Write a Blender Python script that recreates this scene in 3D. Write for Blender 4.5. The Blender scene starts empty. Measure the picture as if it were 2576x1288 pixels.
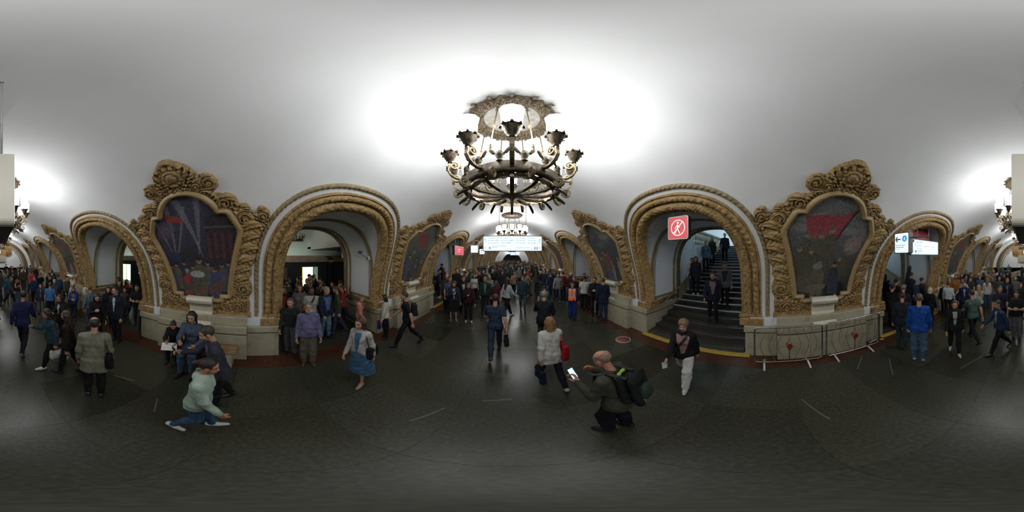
import bpy, math, random
import numpy as np
from math import sin, cos, pi, radians as rad, atan2, sqrt, hypot
random.seed(7); rng = np.random.RandomState(7)
C = bpy.context.scene.collection
S = bpy.context.scene
# ---------------------------------------------------------------- camera, world, light, exposure
HC = 2.7                                    # camera height
cam_d = bpy.data.cameras.new('camera'); cam = bpy.data.objects.new('camera', cam_d); C.objects.link(cam)
cam.location = (0, 0, HC); cam.rotation_euler = (pi / 2, 0, 0)
cam_d.type = 'PANO'
for h_ in (cam_d, getattr(cam_d, 'cycles', None)):
    try: h_.panorama_type = 'EQUIRECTANGULAR'
    except Exception: pass
cam_d.clip_start = .02; cam_d.clip_end = 300
S.camera = cam
W = bpy.data.worlds.new('world'); S.world = W; W.use_nodes = True
W.node_tree.nodes['Background'].inputs[0].default_value = (.5, .55, .65, 1)
W.node_tree.nodes['Background'].inputs[1].default_value = .02
S.view_settings.view_transform = 'Standard'; S.view_settings.look = 'None'
S.view_settings.gamma = 1; S.view_settings.use_curve_mapping = False
S.view_settings.exposure = 0.0
S.cycles.use_denoising = True
S.cycles.max_bounces = 5; S.cycles.diffuse_bounces = 4; S.cycles.glossy_bounces = 2; S.cycles.transmission_bounces = 1; S.cycles.sample_clamp_indirect = 4
S.cycles.use_adaptive_sampling = True; S.cycles.adaptive_threshold = .06; S.cycles.adaptive_min_samples = 12
LAMP = 29.0                                 # glass lamp emission
UPPER = 110.0                                # light in the rooms at the top of the stairs (W)
PLAT = 50.0                                 # platform lamps (W)
# ---------------------------------------------------------------- measures of the hall
R = 4.0; Z0 = 1.0; P = 6.8; YC = 2.04       # vault radius, springing height, bay length, first arch centre
Y_END, Y_BACK = 38.6, -21.0
ARCHES = [YC + P * k for k in range(-3, 6)]; PYLONS = [YC - P / 2 + P * k for k in range(-2, 6)]
AX, AB, AS, AN = 1.5, 1.8, 1.22, 2.3        # arch opening in (dY, s): half width, rise, springing, exponent
STAIRS = {(1, YC), (1, YC - P), (-1, YC + P)}
XP = 5.8                                    # platform face of the pylons
def vm(dy, s, h):                           # vault map -> local x, y, z (side +X)
    if s < 0: return (R - h, dy, Z0 + s)
    return ((R - h) * cos(s / R), dy, Z0 + (R - h) * sin(s / R))
def arch(t, o=0.0):                         # t in [-1,1] along the opening, o offset outward -> (dY, s)
    a, b = AX + o, AB + o
    if abs(t) > .75: return (math.copysign(a, t), AS * (1 - (abs(t) - .75) * 4) - .06 * (abs(t) - .75) * 4)
    q = (.75 - abs(t)) / .75 * pi / 2; c, s_ = cos(q), sin(q)
    m = (abs(c) ** AN + abs(s_) ** AN) ** (-1 / AN)
    return (math.copysign(a * c * m, t), AS + b * s_ * m)
# ---------------------------------------------------------------- materials
def nt(name):
    m = bpy.data.materials.new(name); m.use_nodes = True
    t = m.node_tree; b = t.nodes['Principled BSDF']; return m, t, b
def nd(t, k, **kw):
    n = t.nodes.new(k)
    for a, v in kw.items(): setattr(n, a, v)
    return n
def ramp(t, src, stops):
    r = nd(t, 'ShaderNodeValToRGB'); e = r.color_ramp.elements
    while len(e) < len(stops): e.new(.5)
    for i, (p, c) in enumerate(stops): e[i].position = p; e[i].color = (*c, 1) if len(c) == 3 else c
    t.links.new(src, r.inputs[0]); return r.outputs[0]
def noise_mat(name, cols, scale=4, rough=.6, bump=0, bscale=30, metal=0, detail=6, spec=.5, coords='Object', objcol=False):
    m, t, b = nt(name)
    tc = nd(t, 'ShaderNodeTexCoord'); n = nd(t, 'ShaderNodeTexNoise'); n.inputs['Scale'].default_value = scale; n.inputs['Detail'].default_value = detail
    t.links.new(tc.outputs[coords], n.inputs['Vector'])
    k = len(cols); out = ramp(t, n.outputs[0], [(.3 + .4 * i / max(1, k - 1), c) for i, c in enumerate(cols)])
    if objcol:
        oi = nd(t, 'ShaderNodeObjectInfo'); mx = nd(t, 'ShaderNodeMix', data_type='RGBA', blend_type='MULTIPLY'); mx.inputs[0].default_value = 1
        t.links.new(oi.outputs['Color'], mx.inputs[6]); t.links.new(out, mx.inputs[7]); out = mx.outputs[2]
    t.links.new(out, b.inputs['Base Color'])
    b.inputs['Roughness'].default_value = rough; b.inputs['Metallic'].default_value = metal; b.inputs['Specular IOR Level'].default_value = spec
    if bump:
        n2 = nd(t, 'ShaderNodeTexNoise'); n2.inputs['Scale'].default_value = bscale; n2.inputs['Detail'].default_value = 4
        t.links.new(tc.outputs[coords], n2.inputs['Vector'])
        bp = nd(t, 'ShaderNodeBump'); bp.inputs['Strength'].default_value = bump; bp.inputs['Distance'].default_value = .02
        t.links.new(n2.outputs[0], bp.inputs['Height']); t.links.new(bp.outputs[0], b.inputs['Normal'])
    return m
def carved_mat(name, cols, sc):               # stucco with fine carving relief and crevice shade painted into its colour
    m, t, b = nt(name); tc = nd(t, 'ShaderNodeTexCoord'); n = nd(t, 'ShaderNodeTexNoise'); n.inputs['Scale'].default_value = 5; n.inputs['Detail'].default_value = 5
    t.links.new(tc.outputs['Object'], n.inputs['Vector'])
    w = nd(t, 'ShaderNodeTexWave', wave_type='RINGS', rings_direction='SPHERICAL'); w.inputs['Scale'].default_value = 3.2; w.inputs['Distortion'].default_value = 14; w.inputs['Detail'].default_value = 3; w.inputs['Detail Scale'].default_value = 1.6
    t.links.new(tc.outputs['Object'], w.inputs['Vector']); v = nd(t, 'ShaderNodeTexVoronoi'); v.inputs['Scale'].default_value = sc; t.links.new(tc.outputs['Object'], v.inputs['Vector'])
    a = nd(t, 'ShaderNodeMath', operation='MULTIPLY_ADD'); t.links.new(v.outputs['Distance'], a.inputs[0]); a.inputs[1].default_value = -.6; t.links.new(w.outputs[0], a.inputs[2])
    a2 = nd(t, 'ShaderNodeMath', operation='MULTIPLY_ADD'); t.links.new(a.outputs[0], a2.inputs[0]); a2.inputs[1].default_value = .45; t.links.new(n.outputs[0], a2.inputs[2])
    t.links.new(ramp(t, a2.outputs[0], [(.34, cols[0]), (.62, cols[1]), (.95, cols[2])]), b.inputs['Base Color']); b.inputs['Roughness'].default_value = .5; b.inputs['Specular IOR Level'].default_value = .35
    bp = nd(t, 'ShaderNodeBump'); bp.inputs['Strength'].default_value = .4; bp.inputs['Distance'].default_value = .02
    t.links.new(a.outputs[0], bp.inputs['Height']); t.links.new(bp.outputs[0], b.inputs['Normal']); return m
def emit(name, col, st, objcol=False):
    m, t, b = nt(name); b.inputs['Base Color'].default_value = (.01, .01, .01, 1); b.inputs['Emission Color'].default_value = (*col, 1); b.inputs['Emission Strength'].default_value = st
    m.cycles.emission_sampling = 'FRONT' if st > 4 else 'NONE'   # only real lamps are sampled as lights
    return m
g1 = lambda v: (v, v, v)
M = dict(
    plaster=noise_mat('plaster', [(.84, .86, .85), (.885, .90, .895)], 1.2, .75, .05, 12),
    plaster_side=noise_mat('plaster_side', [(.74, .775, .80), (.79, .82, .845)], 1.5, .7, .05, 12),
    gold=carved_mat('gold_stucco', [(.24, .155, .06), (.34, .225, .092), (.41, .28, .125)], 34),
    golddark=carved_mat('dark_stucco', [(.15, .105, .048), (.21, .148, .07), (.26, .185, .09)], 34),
    rope=noise_mat('rope_stucco', [(.20, .16, .085), (.36, .27, .14)], 10, .6, .4, 70),
    marble=noise_mat('cream_marble', [(.33, .30, .205), (.43, .40, .29), (.38, .35, .25)], 3.5, .3, .03, 8),
    line=noise_mat('dark_marble', [(.10, .07, .045), (.16, .11, .07)], 9, .35),
    floor=noise_mat('grey_granite', [(.037, .038, .027), (.050, .050, .036), (.066, .067, .049)], 22, .27, .02, 40, objcol=True, spec=.4),
    red=noise_mat('red_granite', [(.060, .022, .012), (.10, .038, .02)], 20, .35, spec=.35),
    step=noise_mat('step_granite', [(.035, .033, .028), (.06, .056, .046)], 14, .45),
    nosing=noise_mat('pale_nosing', [(.45, .50, .55), (.62, .67, .72)], 8, .3),  # pale blue-grey strip along the step edges
    yellow=noise_mat('yellow_strip', [(.42, .27, .03), (.55, .38, .06)], 12, .5),
    bronze=noise_mat('dark_bronze', [(.045, .035, .022), (.14, .105, .06)], 14, .42, .2, 60, metal=.6),
    brass=noise_mat('aged_brass', [(.20, .15, .085), (.42, .34, .22)], 22, .4, .3, 60, metal=.45),
    bronze2=noise_mat('canopy_bronze', [(.10, .075, .045), (.22, .17, .11)], 22, .5, .3, 60, metal=.3), plate=noise_mat('canopy_plate', [(.22, .21, .18), (.42, .40, .35)], 16, .6, .5, 24),
    satin=noise_mat('satin_steel', [g1(.42), g1(.55)], 8, .4, metal=.2),
    chrome=noise_mat('brushed_steel', [g1(.45), g1(.6)], 8, .25, metal=1),
    wood=noise_mat('bench_wood', [(.20, .11, .04), (.32, .20, .09)], 6, .45),
    black=noise_mat('black_plastic', [g1(.012), g1(.03)], 8, .45),
    grey=noise_mat('grey_plastic', [g1(.10), g1(.16)], 8, .5),
    cream=noise_mat('cream_metal', [(.55, .53, .42), (.62, .60, .50)], 3, .35),
    redp=noise_mat('red_enamel', [(.20, .012, .015), (.30, .02, .02)], 8, .4),
    white=noise_mat('white_paint', [g1(.65), g1(.75)], 6, .5),
    train=noise_mat('train_paint', [(.010, .016, .018), (.02, .03, .032)], 3, .35),
    roof=noise_mat('train_roof', [(.30, .22, .17), (.42, .33, .26)], 4, .6),
    fabric=noise_mat('fabric', [g1(.72), g1(1.1)], 9, .85, .35, 24, spec=.2, objcol=True),
    skin=noise_mat('skin', [(.85, .82, .8), (1.1, 1.05, 1.0)], 10, .5, objcol=True),
    hair=noise_mat('hair', [g1(.5), g1(1.3)], 40, .5, .5, 70, objcol=True),
    leather=noise_mat('shoe_leather', [g1(.8), g1(1.1)], 20, .4, objcol=True),
    eye=noise_mat('eye_white', [g1(.5), g1(.55)], 9, .3), pupil=noise_mat('pupil', [g1(.01), g1(.02)], 9, .2),
    lips=noise_mat('lips', [(.30, .09, .075), (.38, .13, .10)], 9, .45), brow=noise_mat('brow', [(.05, .03, .02), (.09, .06, .04)], 60, .8),
    lamptop=emit('lamp_top', (.9, .88, .82), 3.0), lamp=emit('lamp_glass', (.98, .985, 1.0), LAMP), litwhite=emit('lit_panel', (.84, .95, 1.0), 1.08), litred=emit('lit_red_panel', (.78, .10, .12), .85),
    litw2=emit('lit_symbol', (1, .95, .95), .95), litblue=emit('lit_blue', (.05, .45, .85), .8), inkblue=emit('lit_pale_blue', (.20, .45, .62), .55), ink=emit('lit_dark_blue', (.05, .12, .25), .5), inkpale=emit('lit_pale_grey', (.50, .62, .66), .75),
    trainlit=emit('train_interior_light', (.75, .9, .68), 1.5), yellowlit=emit('train_edge_glow', (.8, .6, .05), 1.0), phone=emit('phone_screen', (.35, .6, 1.0), 2.2), red_light=emit('red_stop_lamp', (.8, .1, .05), .8))
def crowd_mat():                             # trousers of the small far figures: dark tones picked by the object's random value
    m, t, b = nt('crowd_trousers'); oi = nd(t, 'ShaderNodeObjectInfo')
    out = ramp(t, oi.outputs['Random'], [(0, (.012, .012, .015)), (.35, (.02, .03, .06)), (.6, (.05, .08, .14)), (.8, (.02, .02, .02)), (1, (.18, .16, .12))])
    t.links.new(out, b.inputs['Base Color']); b.inputs['Roughness'].default_value = .85; return m
def crowd_hair():
    m, t, b = nt('crowd_hair'); oi = nd(t, 'ShaderNodeObjectInfo')
    out = ramp(t, oi.outputs['Random'], [(0, (.02, .012, .008)), (.4, (.07, .04, .02)), (.7, (.02, .015, .01)), (.85, (.30, .2, .1)), (1, (.25, .23, .2))])
    t.links.new(out, b.inputs['Base Color']); b.inputs['Roughness'].default_value = .7; return m
def crowd_skin():
    m, t, b = nt('crowd_skin'); b.inputs['Base Color'].default_value = (.42, .25, .17, 1); return m
M['ctr'] = crowd_mat(); M['chair'] = crowd_hair(); M['cskin'] = crowd_skin()
# ---------------------------------------------------------------- mesh helpers
def setp(o, label=None, cat=None, group=None, kind=None):
    if label: o['label'] = label
    if cat: o['category'] = cat
    if group: o['group'] = group
    if kind: o['kind'] = kind
    return o
def link(name, me, parent=None, loc=None):
    o = bpy.data.objects.new(name, me); C.objects.link(o)
    if parent: o.parent = parent
    if loc is not None: o.location = loc
    return o
def empty(name, loc=(0, 0, 0), rz=0, **kw):
    o = link(name, None, loc=loc); o.rotation_euler = (0, 0, rz); o.empty_display_size = .1; return setp(o, **kw)
def npmesh(name, V, F, mats, smooth=True, mi=None):
    V = np.asarray(V, dtype=np.float32); F = np.asarray(F, dtype=np.int32); n, k = F.shape
    me = bpy.data.meshes.new(name); me.vertices.add(len(V)); me.vertices.foreach_set('co', V.ravel())
    me.loops.add(n * k); me.loops.foreach_set('vertex_index', F.ravel())
    me.polygons.add(n); me.polygons.foreach_set('loop_start', np.arange(0, n * k, k, dtype=np.int32))
    me.update(calc_edges=True); me.polygons.foreach_set('use_smooth', np.full(n, smooth))
    for m in (mats if isinstance(mats, (list, tuple)) else [mats]): me.materials.append(m)
    if mi is not None: me.polygons.foreach_set('material_index', np.asarray(mi, dtype=np.int32))
    return me
class MB:                                    # collects shapes into one mesh
    def __init__(s): s.v = []; s.f = []; s.sm = []
    def add(s, vs, fs, smooth=False):
        n = len(s.v); s.v += [tuple(v) for v in vs]; s.f += [tuple(n + i for i in f) for f in fs]; s.sm += [smooth] * len(fs); return s
    def box(s, x0, x1, y0, y1, z0, z1, b=0):
        if b:
            vs = []
            for (z, i) in ((z0, b), (z0 + b, 0), (z1 - b, 0), (z1, b)):
                vs += [(x0 + i, y0 + i, z), (x1 - i, y0 + i, z), (x1 - i, y1 - i, z), (x0 + i, y1 - i, z)]
            fs = [(3, 2, 1, 0), (12, 13, 14, 15)]
            for r in range(3):
                for c in range(4): fs.append((4 * r + c, 4 * r + (c + 1) % 4, 4 * r + 4 + (c + 1) % 4, 4 * r + 4 + c))
            return s.add(vs, fs)
        return s.add([(x0, y0, z0), (x1, y0, z0), (x1, y1, z0), (x0, y1, z0), (x0, y0, z1), (x1, y0, z1), (x1, y1, z1), (x0, y1, z1)],
                     [(3, 2, 1, 0), (4, 5, 6, 7), (0, 1, 5, 4), (1, 2, 6, 5), (2, 3, 7, 6), (3, 0, 4, 7)])
    def grid(s, f, nu, nv, smooth=True, closeu=False, closev=False):
        vs = [f(i / (nu if closeu else nu - 1), j / (nv if closev else nv - 1)) for i in range(nu) for j in range(nv)]
        fs = [(i * nv + j, ((i + 1) % nu) * nv + j, ((i + 1) % nu) * nv + (j + 1) % nv, i * nv + (j + 1) % nv)
              for i in range(nu if closeu else nu - 1) for j in range(nv if closev else nv - 1)]
        return s.add(vs, fs, smooth)
    def lathe(s, prof, n=16, c=(0, 0, 0)):
        return s.grid(lambda u, v: (c[0] + prof[int(round(v * (len(prof) - 1)))][0] * cos(2 * pi * u), c[1] + prof[int(round(v * (len(prof) - 1)))][0] * sin(2 * pi * u), c[2] + prof[int(round(v * (len(prof) - 1)))][1]), n, len(prof), closeu=True)
    def tube(s, pts, r, n=8, closed=False):
        pts = [np.array(p, float) for p in pts]; m = len(pts); rs = r if isinstance(r, (list, tuple)) else [r] * m
        up = np.array((.13, .21, .97)); vs = []
        for i, p in enumerate(pts):
            a = pts[(i - 1) % m] if (closed or i) else p; b = pts[(i + 1) % m] if (closed or i < m - 1) else p
            d = b - a; d = d / (np.linalg.norm(d) + 1e-9)
            x = np.cross(d, up); l = np.linalg.norm(x)
            x = x / l if l > .05 else np.cross(d, (1, 0, 0)); y = np.cross(d, x)
            for k in range(n): q = 2 * pi * k / n; vs.append(p + (x * cos(q) + y * sin(q)) * rs[i])
        fs = [(i * n + k, i * n + (k + 1) % n, ((i + 1) % m) * n + (k + 1) % n, ((i + 1) % m) * n + k) for i in range(m if closed else m - 1) for k in range(n)]
        if not closed: fs += [tuple(range(n))[::-1], tuple((m - 1) * n + k for k in range(n))]
        return s.add(vs, fs, True)
    def ribbon(s, pts, w, t, wax):           # strip of width w (along vector wax) and thickness t
        pts = [np.array(p, float) for p in pts]; m = len(pts); wx = np.array(wax, float); vs = []
        for i, p in enumerate(pts):
            d = pts[min(i + 1, m - 1)] - pts[max(i - 1, 0)]; nn = np.cross(d, wx); nn = nn / (np.linalg.norm(nn) + 1e-9)
            for a, b in ((-.5, -.5), (.5, -.5), (.5, .5), (-.5, .5)): vs.append(p + wx * w * a + nn * t * b)
        fs = [(4 * i + k, 4 * i + (k + 1) % 4, 4 * i + 4 + (k + 1) % 4, 4 * i + 4 + k) for i in range(m - 1) for k in range(4)] + [(3, 2, 1, 0), tuple(4 * (m - 1) + k for k in range(4))]
        return s.add(vs, fs)
    def prism(s, poly, z0, z1, mp=lambda x, y, z: (x, y, z)):
        n = len(poly); vs = [mp(x, y, z0) for x, y in poly] + [mp(x, y, z1) for x, y in poly]
        return s.add(vs, [tuple(range(n))[::-1], tuple(range(n, 2 * n))] + [(i, (i + 1) % n, n + (i + 1) % n, n + i) for i in range(n)])
    def mesh(s, name, mat):
        me = bpy.data.meshes.new(name); me.from_pydata(s.v, [], s.f); me.update()
        me.polygons.foreach_set('use_smooth', s.sm); me.materials.append(mat); return me
    def obj(s, name, mat, parent=None, loc=None): return link(name, s.mesh(name, mat), parent, loc)
def copy_tree(o, parent=None, **kw):
    c = o.copy(); C.objects.link(c)
    if parent: c.parent = parent
    for ch in list(o.children): copy_tree(ch, c)
    return c
def rrect(w, h, r, n=5):
    return [(sx * (w / 2 - r) + r * cos(a + pi / 2 * k / n), sy * (h / 2 - r) + r * sin(a + pi / 2 * k / n)) for sx, sy, a in ((1, 1, 0), (-1, 1, pi / 2), (-1, -1, pi), (1, -1, 1.5 * pi)) for k in range(n + 1)]
# ---------------------------------------------------------------- the setting
fl = MB().box(-11.5, 15.5, Y_BACK - .1, Y_END + .1, -.15, -.03).obj('floor', M['step']); setp(fl, kind='structure')
fl_me = None
nx, ny = 5, 52; wx, wy = 6.6 / nx, (Y_END - Y_BACK) / ny
slab = MB().box(-wx / 2 + .001, wx / 2 - .001, -wy / 2 + .001, wy / 2 - .001, -.03, 0, .0005).mesh('floor_slab', M['floor'])
for i in range(nx):
    for j in range(ny):
        o = link('floor_slab', slab, fl, (-3.3 + wx * (i + .5), Y_BACK + wy * (j + .5), 0)); v = random.uniform(.80, 1.12); o.color = (v, v, v * random.uniform(.94, 1.02), 1)
        if (i * 7 + j * 3) % 11 == 0: o.color = (.62, .62, .58, 1)
for sd in (-1, 1):
    for k in range(10):
        y0 = Y_BACK + (Y_END - Y_BACK) * k / 10; y1 = Y_BACK + (Y_END - Y_BACK) * (k + 1) / 10 - .004
        a, b = sorted((sd * 3.302, sd * 3.98)); MB().box(a, b, y0, y1, -.03, 0).obj('border_slab', M['red'], fl)
        a, b = sorted((sd * 3.985, sd * 9.0)); MB().box(a, b, y0, y1, -.03, 0).obj('platform_slab', M['floor'], fl)
for (x, y, a, l) in ((-1.7, -1.2, .5, .35), (-.9, 1.6, 1.2, .5), (1.5, 2.6, 2.2, .5), (1.9, -.55, .3, .6), (2.45, -2.3, 2.5, .7), (-2.0, -2.1, 1.9, .4), (3.0, -1.9, 2.4, .6), (-.2, 2.2, .2, .4), (1.1, -3.4, 1.2, .8)):
    m = MB(); c, s_ = cos(a), sin(a)
    m.add([(x - c * l / 2 + s_ * .012, y - s_ * l / 2 - c * .012, .0008), (x + c * l / 2 + s_ * .012, y + s_ * l / 2 - c * .012, .0008), (x + c * l / 2 - s_ * .012, y + s_ * l / 2 + c * .012, .0008), (x - c * l / 2 - s_ * .012, y - s_ * l / 2 + c * .012, .0008)], [(0, 1, 2, 3)])
    m.obj('inlay_strip', M['line_light'] if 'line_light' in M else M.setdefault('line_light', noise_mat('pale_inlay', [(.09, .085, .06), (.14, .13, .09)], 12, .35)), fl)
# vault, one bay per side, all joined: the ceiling
vb = MB(); NT, K = 81, 9
def outer(t):
    if abs(t) > .75: return (math.copysign(P / 2, t), arch(t)[1])
    q = (.75 - abs(t)) / .75
    if q < .6: return (math.copysign(P / 2, t), AS + (R * pi / 2 - AS) * q / .6)
    return (math.copysign(P / 2 * (1 - (q - .6) / .4), t), R * pi / 2)
for yc in ARCHES:
    for sd in (1, -1):
        y0, y1 = max(yc - P / 2, Y_BACK), min(yc + P / 2, Y_END)
        def f(u, v):
            t = -1 + 2 * u; a = arch(t); b = outer(t); w = v ** 1.15
            x, dy, z = vm(a[0] + (b[0] - a[0]) * w, a[1] + (b[1] - a[1]) * w, 0); yy = min(max(yc + dy, y0), y1)
            return (sd * x, yy, z)
        vb.grid(f, NT, K)
cl = vb.obj('ceiling', M['plaster']); setp(cl, kind='structure')
# end walls
def endwall(y, name, mat, hole):
    m = MB(); yy = (y, y + (.1 if y > 0 else -.1)); n = 40
    def rg(r, q): return (r * cos(q), Z0 + r * sin(q)) if 0 <= q <= pi else None
    def pt(u, r): q = -.245 + (pi + .49) * u; return (r * cos(q), max(0, Z0 + r * sin(q)))
    for y_ in yy: m.grid(lambda u, v: (pt(u, hole + (4.15 - hole) * v)[0], y_, pt(u, hole + (4.15 - hole) * v)[1]), n, 3, False)
    return setp(m.obj(name, mat), kind='structure')
ew = endwall(Y_BACK, 'wall_back', M['plaster'], .01); ef = endwall(Y_END, 'wall_front', M['plaster'], 2.35)
MB().box(-4, 4, Y_BACK - .12, Y_BACK, 0, 1.2).obj('marble_dado', M['marble'], ew)
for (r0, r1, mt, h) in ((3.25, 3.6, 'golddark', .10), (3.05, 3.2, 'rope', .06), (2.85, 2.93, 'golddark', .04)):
    m = MB()
    m.grid(lambda u, v: ((lambda q, rr, hh: (rr * cos(q), Y_BACK + hh, 1.0 + 1.02 * rr * sin(q)))(pi * u, (r0, r0, (r0 + r1) / 2, r1, r1)[int(round(v * 4))], (0, h * .7, h * (1 + .25 * sin(180 * u)), h * .7, 0)[int(round(v * 4))])), 150, 5)
    m.obj('arch_band', M[mt], ew)
pl = []
for i in range(60):
    q = 2 * pi * i / 60; pl.append((1.5 * math.copysign(abs(cos(q)) ** .6, cos(q)) * (1 + .03 * sin(12 * q)), 3.35 + .75 * math.copysign(abs(sin(q)) ** .7, sin(q)) + .25 * cos(q) ** 2 * (1 if sin(q) > 0 else -1)))
M['plaque'] = noise_mat('brown_relief', [(.25, .13, .04), (.42, .26, .10)], 6, .6, .4, 30)
MB().prism(pl, 0, .08, lambda x, y, z: (x, Y_BACK + z, y)).obj('carved_plaque', M['plaque'], ew)
for sx in (-1, 1):
    m = MB(); 
    for k in range(6): m.tube([(sx * (.75 + .12 * k), Y_BACK + .09, 3.95 - .06 * k), (sx * (.85 + .11 * k), Y_BACK + .12, 3.3), (sx * (.72 + .12 * k), Y_BACK + .09, 2.65 + .04 * k)], .035, 6)
    m.obj('carved_drapery', M['plaque'], ew)['kind'] = 'stuff'
    m = MB()
    for k in range(12): q = .35 + k * .1; m.tube([(sx * 2.0 * cos(q), Y_BACK + .03, 2.3 + 2.1 * sin(q)), (sx * 2.35 * cos(q), Y_BACK + .06, 2.3 + 2.4 * sin(q))], [.05, .02], 6)
    m.obj('carved_fringe', M['marble'], ew)['kind'] = 'stuff'
MB().box(-.28, .28, Y_BACK, Y_BACK + .11, 2.95, 3.5).obj('dark_panel', M['line'], ew); MB().box(-.12, .12, Y_BACK, Y_BACK + .13, 3.0, 3.42).obj('pale_figure', M['white'], ew)
MB().box(-.75, .75, Y_BACK, Y_BACK + .2, 1.9, 2.75, .02).obj('marble_tablet', M['marble'], ew)
# front end: a dim corridor behind the end arch
m = MB().grid(lambda u, v: (2.35 * cos(-.4 + (pi + .8) * u), Y_END + 12 * v, max(0, 1 + 2.35 * sin(-.4 + (pi + .8) * u))), 30, 2); m.box(-3, 3, Y_END + 12, Y_END + 12.1, 0, 4); setp(m.obj('wall_front_corridor', M['plaster_side']), kind='structure')
MB().box(-2.3, 2.3, Y_END, Y_END + 12, -.05, 0).obj('corridor_slab', M['step'], fl)
# passages through the pylons
def passage(sd, yc, stair):
    x_in = lambda t: vm(*arch(t), 0)[0]
    m = MB(); root = empty('wall_passage', (0, yc, 0), 0 if sd > 0 else pi, kind='structure')
    xe = XP
    m.grid(lambda u, v: ((lambda t: (lambda xv, a, z: (xv + (xe - xv) * v, a, z))(x_in(t) - .02, arch(t)[0], vm(*arch(t), 0)[2]))(-1 + 2 * u)), NT, 5)
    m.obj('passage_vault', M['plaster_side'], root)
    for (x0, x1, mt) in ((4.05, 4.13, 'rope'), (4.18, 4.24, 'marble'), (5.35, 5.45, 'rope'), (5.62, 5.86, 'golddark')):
        b = MB()
        b.grid(lambda u, v: ((lambda t, xx, hh: (xx, arch(t, -hh)[0], vm(*arch(t, 0), 0)[2] - (hh if abs(t) < .7 else 0)))(-1 + 2 * u, (x0, x0, x1, x1)[int(round(v * 3))], (-.01, .035, .035, -.01)[int(round(v * 3))])), NT, 4, False)
        b.obj('arch_band', M[mt], root)
    for sy in (-1, 1):
        a, b_ = sorted((sy * 1.5, sy * 1.46)); MB().box(4.1, 5.4, a, b_, 1.22, 1.30).obj('panel_rail', M['rope'], root)
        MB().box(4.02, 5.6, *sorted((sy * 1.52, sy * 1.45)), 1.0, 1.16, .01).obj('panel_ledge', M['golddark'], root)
    # platform face round the arch
    f = MB(); 
    def g(u, v):
        t = -1 + 2 * u; a = arch(t); b = outer(t); z = vm(*a, 0)[2]; zb = Z0 + min(b[1], 3.6) if abs(t) <= .75 else z
        return (xe + .001, a[0] + (b[0] - a[0]) * v, z + (zb - z) * v)
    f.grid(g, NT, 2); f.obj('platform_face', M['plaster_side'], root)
    return root
for yc in ARCHES:
    for sd in (1, -1): passage(sd, yc, (sd, yc) in STAIRS)
# arch trims (made once on the +X side, then copied)
def sweep(prof, fn, name, mat, n=420, t0=-1, t1=1):
    m = MB(); k = len(prof)
    def g(u, v):
        t = t0 + (t1 - t0) * u; o, h = prof[int(round(v * (k - 1)))]; w = v
        a = arch(t, o); return vm(a[0], a[1], fn(t, o, h))
    m.grid(g, n, k); return m.mesh(name, mat)
pr1 = [(-.13, -.10), (-.06, .0), (-.03, .045), (0, .07), (.035, .085), (.07, .088), (.10, .078), (.135, .05), (.155, .008), (.17, .004)]
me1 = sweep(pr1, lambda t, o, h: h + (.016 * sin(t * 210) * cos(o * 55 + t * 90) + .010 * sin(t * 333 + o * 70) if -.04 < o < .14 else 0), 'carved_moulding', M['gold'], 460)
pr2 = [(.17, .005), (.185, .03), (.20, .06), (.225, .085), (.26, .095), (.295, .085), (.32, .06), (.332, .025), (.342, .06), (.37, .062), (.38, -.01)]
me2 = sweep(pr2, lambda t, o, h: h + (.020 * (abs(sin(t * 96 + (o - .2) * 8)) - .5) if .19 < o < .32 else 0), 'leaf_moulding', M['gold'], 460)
pr3 = [(.475, -.01), (.485, .025), (.505, .048), (.53, .055), (.555, .048), (.575, .025), (.585, -.01)]
me3 = sweep(pr3, lambda t, o, h: h + (.014 * sin(t * 260 + (o - .53) * 60) if .48 < o < .58 else 0), 'rope_moulding', M['rope'], 460, -.955, .955)
bb = []
for sy in (-1, 1):
    y0, y1 = sorted((sy * 1.36, sy * 1.93)); bb.append(MB().box(3.86, 4.3, y0, y1, .93, 1.13, .015).mesh('base_block', M['gold']))
    y0, y1 = sorted((sy * 1.34, sy * 1.90)); bb.append(MB().box(3.90, 4.3, y0, y1, 1.13, 1.22, .02).mesh('base_block', M['gold']))
n = 0
for yc in ARCHES:
    for sd in (1, -1):
        n += 1; r = empty('trim_%d' % n, (0, yc, 0), 0 if sd > 0 else pi, kind='structure')
        for me in [me1, me2, me3] + bb: link(me.name.split('.')[0], me, r)
# pylon bases in cream marble
side_n = {1: 'staircase side', -1: 'platform side'}
def pyl_place(sd, k):                        # k index in PYLONS; 2 is beside the camera
    d = k - 2
    if d == 0: return 'nearest pylon on the %s' % side_n[sd]
    w = {1: 'first', 2: 'second', 3: 'third', 4: 'fourth', 5: 'fifth'}[abs(d)]
    return '%s pylon %s on the %s' % (w, 'beyond the big ceiling light' if d > 0 else 'towards the mosaic end wall', side_n[sd])
base_parts = []
for i in range(3):
    a = -1.15 + 2.3 * i / 3; b = a + 2.3 / 3 - .004
    base_parts.append(('marble_slab', MB().box(3.65, 3.9, a, b, .0, .74, .006).mesh('marble_slab', M['marble'])))
    base_parts.append(('marble_slab', MB().box(3.65, 3.9, a, b, .775, .97, .012).mesh('marble_slab', M['marble'])))
    base_parts.append(('marble_slab', MB().box(3.74, 3.95, a, b, .97, 1.20, .012).mesh('marble_slab', M['marble'])))
for sy in (-1, 1):
    a, b = sorted((sy * 1.154, sy * 1.9))
    base_parts.append(('end_slab', MB().box(3.84, 5.8, a, b, 0, .72, .006).mesh('end_slab', M['marble'])))
    base_parts.append(('end_slab', MB().box(3.80, 5.82, *sorted((sy * 1.154, sy * 1.93)), .755, .93, .015).mesh('end_slab', M['marble'])))
    base_parts.append(('dark_line', MB().box(3.86, 5.8, a, b, .72, .755).mesh('dark_line', M['line'])))
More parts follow.
